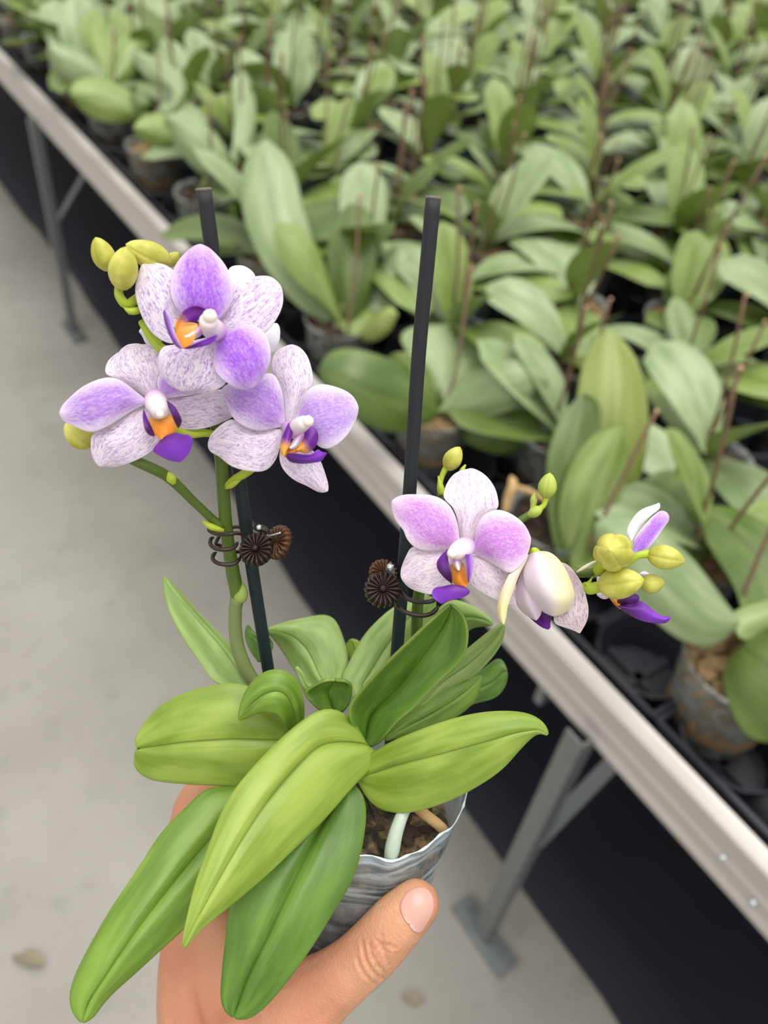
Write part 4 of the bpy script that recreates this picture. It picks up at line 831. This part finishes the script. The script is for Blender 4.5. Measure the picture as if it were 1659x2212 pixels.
fF = flower([(1320, 1240, .286), (1340, 1245, .288), (1352, 1238, .290)], .290, t6, [
    ('petal', WH, [(790, 640), (715, 520), (780, 360), (860, 250), (950, 180), (1080, 140), (1175, 103), (1196, 170), (1150, 215), (1050, 290), (950, 400), (870, 510), (810, 600)], 6, SE(z=[.000, .002, .006], N=12, M=8)),
    ('petal', PT, [(770, 870), (820, 750), (810, 640), (850, 560), (930, 460), (1040, 330), (1150, 230), (1220, 200), (1290, 250), (1322, 335), (1250, 430), (1150, 580), (1040, 720), (990, 770), (870, 810)], 8, SE(z=[-.002, .000, .006], N=14, M=8)),
    ('sepal', SV, [(500, 1000), (400, 980), (310, 1110), (330, 1300), (310, 1370), (390, 1440), (480, 1420), (600, 1300), (620, 1100)], 4, SE(z=[.004, .005], N=10, M=6)),
    ('sepal', SV, [(900, 1080), (950, 1045), (1000, 1055), (1050, 1092), (1000, 1110), (940, 1120)], 3, SE(z=[.000, .002], N=8, M=6)),
    ('lip_lobe', LIPD, [(600, 1480), (620, 1400), (760, 1350), (890, 1370), (895, 1440), (850, 1480), (780, 1502), (700, 1500)], 4, SE(z=[-.004, -.006], N=10, M=6)),
    ('callus', CALL, [(470, 1390), (520, 1370), (600, 1440), (640, 1500), (640, 1570), (560, 1510)], 4, SE(z=[-.003, -.004], N=8, M=6)),
    ('lip', LIPM, [(600, 1530), (700, 1500), (800, 1490), (890, 1440), (1000, 1500), (1100, 1590), (1200, 1660), (1285, 1682), (1322, 1662), (1300, 1752), (1150, 1767), (1000, 1750), (850, 1700), (720, 1620), (640, 1570)], 8, SE(z=[-.004, -.005, -.004], eL=.002, eR=.003, N=14, M=8))])
t1b = t1
fG = flower([(420, 800, .272), (450, 740, .275), (500, 690, .278)], .280, t1b, [
    ('sepal', WH, [(900, 600), (960, 420), (985, 270), (1060, 245), (1130, 245), (1200, 290), (1260, 360), (1200, 480), (1060, 600)], 5, SE(z=[.000, .002, .004], N=12, M=8)),
    ('petal', WH, [(1100, 800), (1250, 840), (1400, 830), (1470, 810), (1500, 880), (1490, 990), (1460, 1070), (1415, 1130), (1300, 1120), (1160, 980)], 5, SE(z=[.000, .002, .004], N=12, M=8)),
    ('petal', WH, [(320, 900), (230, 850), (130, 855), (92, 905), (130, 950), (160, 1030), (220, 1060), (320, 1020)], 3, SE(z=[-.010, -.009, -.008], N=10, M=8))])

# ------------------------------------------------------------------ plant stakes
def stake(label, pts, r):
    pa = ppath(pts, 40); n = len(pa); vf = sweep(pa, [r] * n, 14, cap=True)
    uvs = [(i / (n - 1), k / 14) for i in range(n) for k in range(14)]
    o = mesh('plant_stake', vf, STAKE, None, uvs=uvs); tag(o, label, 'stake', 'stakes in the held pot')
    d = (pa[-1] - pa[-2]).normalized(); mesh('cut_end', lathe([(r * .99, -.0002), (r * 1.04, 0.0002), (r * .95, .0006), (1e-5, .0006)], 14, pa[-1], d), CUT, o)
    return o
stake('dark green plant stake rising behind the topmost violet flower', [(600, 1580, .326), (580, 1450, .318), (545, 1230, .302), (518, 1040, .289), (480, 740, .270), (458, 540, .257), (440, 410, .250)], .0024)
stake('dark green plant stake standing bare between the two flower spikes', [(842, 1640, .322), (850, 1500, .314), (863, 1340, .303), (885, 1060, .285), (905, 760, .267), (922, 580, .257), (936, 428, .250)], .0024)

# ------------------------------------------------------------------ orchid clips
def daisy(name, parent, mat, c, nrm, R, npet=18, depth=.0027):
    nrm = nrm.normalized(); a = (CR - nrm * CR.dot(nrm)).normalized(); b = nrm.cross(a); v, f = [], []
    nr, nk = 7, npet * 8
    for i in range(nr + 1):
        s = i / nr
        for k in range(nk):
            an = 2 * math.pi * k / nk; rg = abs(math.cos(an * npet / 2)); r = R * s * (1 - .10 * (1 - rg) * s)
            h = depth * (.3 + .45 * s) * rg ** .6 * (1 if s > .2 else .5) - (depth * .9 if s > .98 else 0)
            v.append(c + (a * math.cos(an) + b * math.sin(an)) * max(r, 1e-5) + nrm * h)
    for k in range(nk):
        an = 2 * math.pi * k / nk; v.append(c + (a * math.cos(an) + b * math.sin(an)) * R * .5 - nrm * depth * .5)
    for i in range(nr + 1):
        for k in range(nk): f.append((i * nk + k, i * nk + (k + 1) % nk, (i + 1) * nk + (k + 1) % nk, (i + 1) * nk + k))
    return mesh(name, (v, f), mat, parent)
def knob(parent, c, nrm, r):
    return mesh('centre_knob', lathe([(r, -.0006), (r, .0006), (r * .85, r * .9), (r * .5, r * 1.25), (1e-5, r * 1.4)], 16, c, nrm), CLIP, parent)
cb = (420, 1090, .1447)
K1 = empty('orchid_clip', P(555, 1185, .290)); tag(K1, 'brown daisy shaped clip joining the taller left flower spike to its stake', 'clip', 'brown clips on the spikes')
n1 = (-CF + CU * .35 - CR * .15).normalized(); c1 = P(553, 1186, .2855)
dz = daisy('flower_disc', K1, CLIP, c1, n1, .0064); knob(dz, c1 + n1 * .001, n1, .0011)
c1b = P(600, 1171, .2935); daisy('flower_disc', K1, CLIPB, c1b, (-CF * .8 + CU * .3 - CR * .75), .0066)
for pts in ([(720, 440), (620, 425), (520, 440), (380, 445), (260, 415), (190, 355)], [(650, 560), (600, 630), (520, 665), (400, 672), (290, 645), (235, 580), (250, 510), (295, 485)], [(690, 780), (640, 850), (540, 895), (420, 892), (320, 862), (270, 800), (295, 735), (335, 710)]):
    n_ = len(pts); tube('claw', K1, CLIP, [(p[0], p[1], lerp(.2875, .2885, i / n_) - .004 * math.sin(math.pi * min(1, i / (n_ - 2)))) for i, p in enumerate(pts)], .00074, 24, cb, 8, True)
tube('claw', K1, CLIP, [(780, 380, .297), (660, 335, .298), (560, 345, .299), (420, 400, .298), (300, 600, .297)], .0007, 20, cb, 8, True)
tube('claw', K1, CLIP, [(760, 700, .297), (560, 700, .299), (380, 610, .299), (300, 600, .297)], .0007, 20, cb, 8, True)
tube('spring_pin', K1, STEEL, [(960, 330, .2905), (1060, 400, .2900), (1110, 465, .2895), (1290, 418, .2885)], .00035, 16, cb, 8)
tube('hinge', K1, CLIP, [(880, 350, .2900), (960, 350, .2895), (1050, 380, .2895), (1110, 440, .290)], [.0010, .0014, .0014, .001], 12, cb, 10, True)
mesh('hinge_pin', lathe([(.0009, -.001), (.0009, .0004), (1e-5, .0006)], 12, P(559, 1137, .2875), CU - CF * .5), STEEL, K1)
cc = (770, 1180, .12055)
K2 = empty('orchid_clip', P(835, 1270, .293)); tag(K2, 'brown daisy shaped clip joining the right flower spike to the bare stake', 'clip', 'brown clips on the spikes')
n2 = (-CF + CU * .32 + CR * .05).normalized(); c2 = P(827, 1273, .2865)
dz = daisy('flower_disc', K2, CLIP, c2, n2, .0067); knob(dz, c2 + n2 * .001, n2, .0012)
daisy('flower_disc', K2, CLIPB, P(829, 1238, .2945), (-CF * .9 + CU * .45 + CR * .3), .0056)
for pts in ([(800, 800), (840, 870), (920, 940), (1050, 985), (1220, 1000), (1340, 985), (1430, 955)], [(700, 1040), (770, 1100), (850, 1165), (1000, 1220), (1200, 1242), (1340, 1205), (1430, 1130), (1470, 1075)]):
    n_ = len(pts); tube('claw', K2, CLIP, [(p[0], p[1], .2890 - .0035 * math.sin(math.pi * i / n_)) for i, p in enumerate(pts)], .00080, 24, cc, 8, True)
tube('claw', K2, CLIP, [(740, 620, .297), (860, 640, .303), (1000, 720, .312), (1200, 800, .315), (1400, 900, .306)], .0007, 18, cc, 8, True)
tube('hinge', K2, GALV, [(620, 520, .2905), (610, 450, .2895), (605, 400, .289), (610, 375, .2885)], [.0014, .0016, .0016, .0015], 12, cc, 12, True)
mesh('hinge_pin', lathe([(.0013, -.0012), (.0013, .0006), (.0011, .001), (1e-5, .0011)], 16, P(843, 1225, .2868), CU - CF * .9), STEEL, K2)

# ------------------------------------------------------------------ the hand around the pot
def hand_mesh():
    """One continuous hand: tapered bones blended into a single remeshed surface."""
    chains = [
        ([(898, 1953), (855, 1995), (812, 2043), (758, 2092), (700, 2137), (630, 2190), (560, 2255)], [.2885, .289, .291, .293, .296, .300, .306], [.0089, .0103, .0108, .0108, .0122, .0160, .0200]),
        ([(560, 2255), (550, 2360), (545, 2500), (540, 2700)], [.306, .308, .312, .318], [.0230, .0270, .0280, .0290]),
        ([(470, 2400), (430, 2250), (415, 2120), (420, 2000), (430, 1930)], [.316, .318, .322, .328, .332], [.0180, .0155, .0140, .0125, .0120]),
        ([(560, 2255), (500, 2140), (455, 2040)], [.310, .316, .324], [.0180, .0150, .0120]),
        ([(620, 2200), (545, 2120), (490, 2050), (450, 1980)], [.306, .313, .320, .328], [.0130, .0115, .0105, .0105]),
        ([(430, 1930), (415, 1850), (418, 1770), (440, 1722), (500, 1705), (580, 1720), (640, 1750)], [.332, .338, .346, .353, .362, .3695, .372], [.0120, .0108, .0102, .0098, .0090, .0084, .0074]),
        ([(500, 2350), (470, 2180), (470, 2050), (480, 1960), (475, 1890), (500, 1850), (570, 1840), (660, 1855), (720, 1875)], [.326, .332, .342, .351, .360, .370, .3785, .3815, .380], [.0170, .0140, .0125, .0112, .0104, .0098, .0090, .0084, .0074]),
        ([(520, 2350), (510, 2200), (520, 2080), (520, 2010), (560, 1970), (640, 1965), (720, 1985)], [.336, .346, .358, .368, .3785, .3855, .385], [.0160, .0135, .0115, .0104, .0094, .0086, .0074]),
        ([(540, 2360), (550, 2230), (560, 2140), (580, 2090), (640, 2070), (710, 2085)], [.344, .356, .368, .378, .388, .390], [.0150, .0125, .0105, .0092, .0082, .0070]),
        ([(520, 2400), (500, 2260), (490, 2140)], [.328, .336, .344], [.0200, .0170, .0130])]
    bm = bmesh.new()
    for pts, zs, rs in chains:
        n = 14 * (len(pts) - 1) + 1
        pa = ppath([(p[0], p[1], z) for p, z in zip(pts, zs)], n)
        L = [0]
        for a, b in zip([P(p[0], p[1], z) for p, z in zip(pts, zs)], [P(p[0], p[1], z) for p, z in zip(pts[1:], zs[1:])]): L.append(L[-1] + (b - a).length)
        for i, c in enumerate(pa):
            s = L[-1] * i / (n - 1); j = 0
            while j < len(L) - 2 and L[j + 1] < s: j += 1
            t = (s - L[j]) / max(L[j + 1] - L[j], 1e-9)
            r = lerp(rs[j], rs[j + 1], min(1, max(0, t)))
            bmesh.ops.create_icosphere(bm, subdivisions=2, radius=r, matrix=Matrix.Translation(c))
    me = bpy.data.meshes.new('hand_cage'); bm.to_mesh(me); bm.free()
    o = bpy.data.objects.new('hand_cage', me); COL.objects.link(o)
    r = o.modifiers.new('r', 'REMESH'); r.mode = 'VOXEL'; r.voxel_size = 0.00095
    s = o.modifiers.new('s', 'SMOOTH'); s.factor = 0.5; s.iterations = 22
    dg = bpy.context.evaluated_depsgraph_get(); dg.update()
    out = bpy.data.meshes.new_from_object(o.evaluated_get(dg)); bpy.data.objects.remove(o); bpy.data.meshes.remove(me)
    return out
hm = hand_mesh(); hm.name = 'hand'
# creases of the thumb joint and the web, pressed into the surface (photo polylines)
creases = [([(783, 2035), (790, 2072), (812, 2105), (838, 2118)], .0007), ([(798, 2040), (806, 2070), (828, 2098), (850, 2108)], .0005), ([(815, 2032), (826, 2052), (838, 2075), (848, 2100)], .0005),
           ([(772, 2070), (782, 2098), (806, 2122), (822, 2130)], .0005), ([(808, 2050), (828, 2040), (852, 2046)], .0004), ([(824, 2022), (826, 2042), (838, 2058)], .0004), ([(838, 2040), (822, 2056), (812, 2068)], .0003)]
for pl, dep in creases:
    q2 = crom(pl, 14)
    for vv in hm.vertices:
        x, y, z = project(vv.co)
        if z > .300 or not (760 < x < 880 and 2000 < y < 2150): continue
        d = min(math.hypot(x - a, y - b) for a, b in q2)
        if d < 14: vv.co += CF * (dep * 1.5 * math.exp(-(d / 3.6) ** 2) - dep * .5 * math.exp(-((d - 8) / 4.0) ** 2))
hm.polygons.foreach_set('use_smooth', [True] * len(hm.polygons)); hm.materials.clear(); hm.materials.append(SKIN); hm.update()
hand = bpy.data.objects.new('hand', hm); COL.objects.link(hand)
tag(hand, "person's bare left hand gripping the clear pot from below, thumb across its front", 'hand')
bv = BVHTree.FromPolygons([vv.co.copy() for vv in hm.vertices], [tuple(p.vertices) for p in hm.polygons])
def on_hand(px, py):
    d = (P(px, py, 1) - CAM); h = bv.ray_cast(CAM, d.normalized()); return (h[0] - CAM).dot(CF) - .0004 if h[0] else .285
nail_o = [(884, 1996), (868, 1974), (864, 1958), (870, 1938), (886, 1922), (906, 1916), (924, 1922), (936, 1940), (938, 1964), (926, 1992), (905, 2018)]
blade('thumb_nail', hand, NAIL, nail_o, 6, [.28], N=12, M=10, zf=on_hand, solid=.0007)
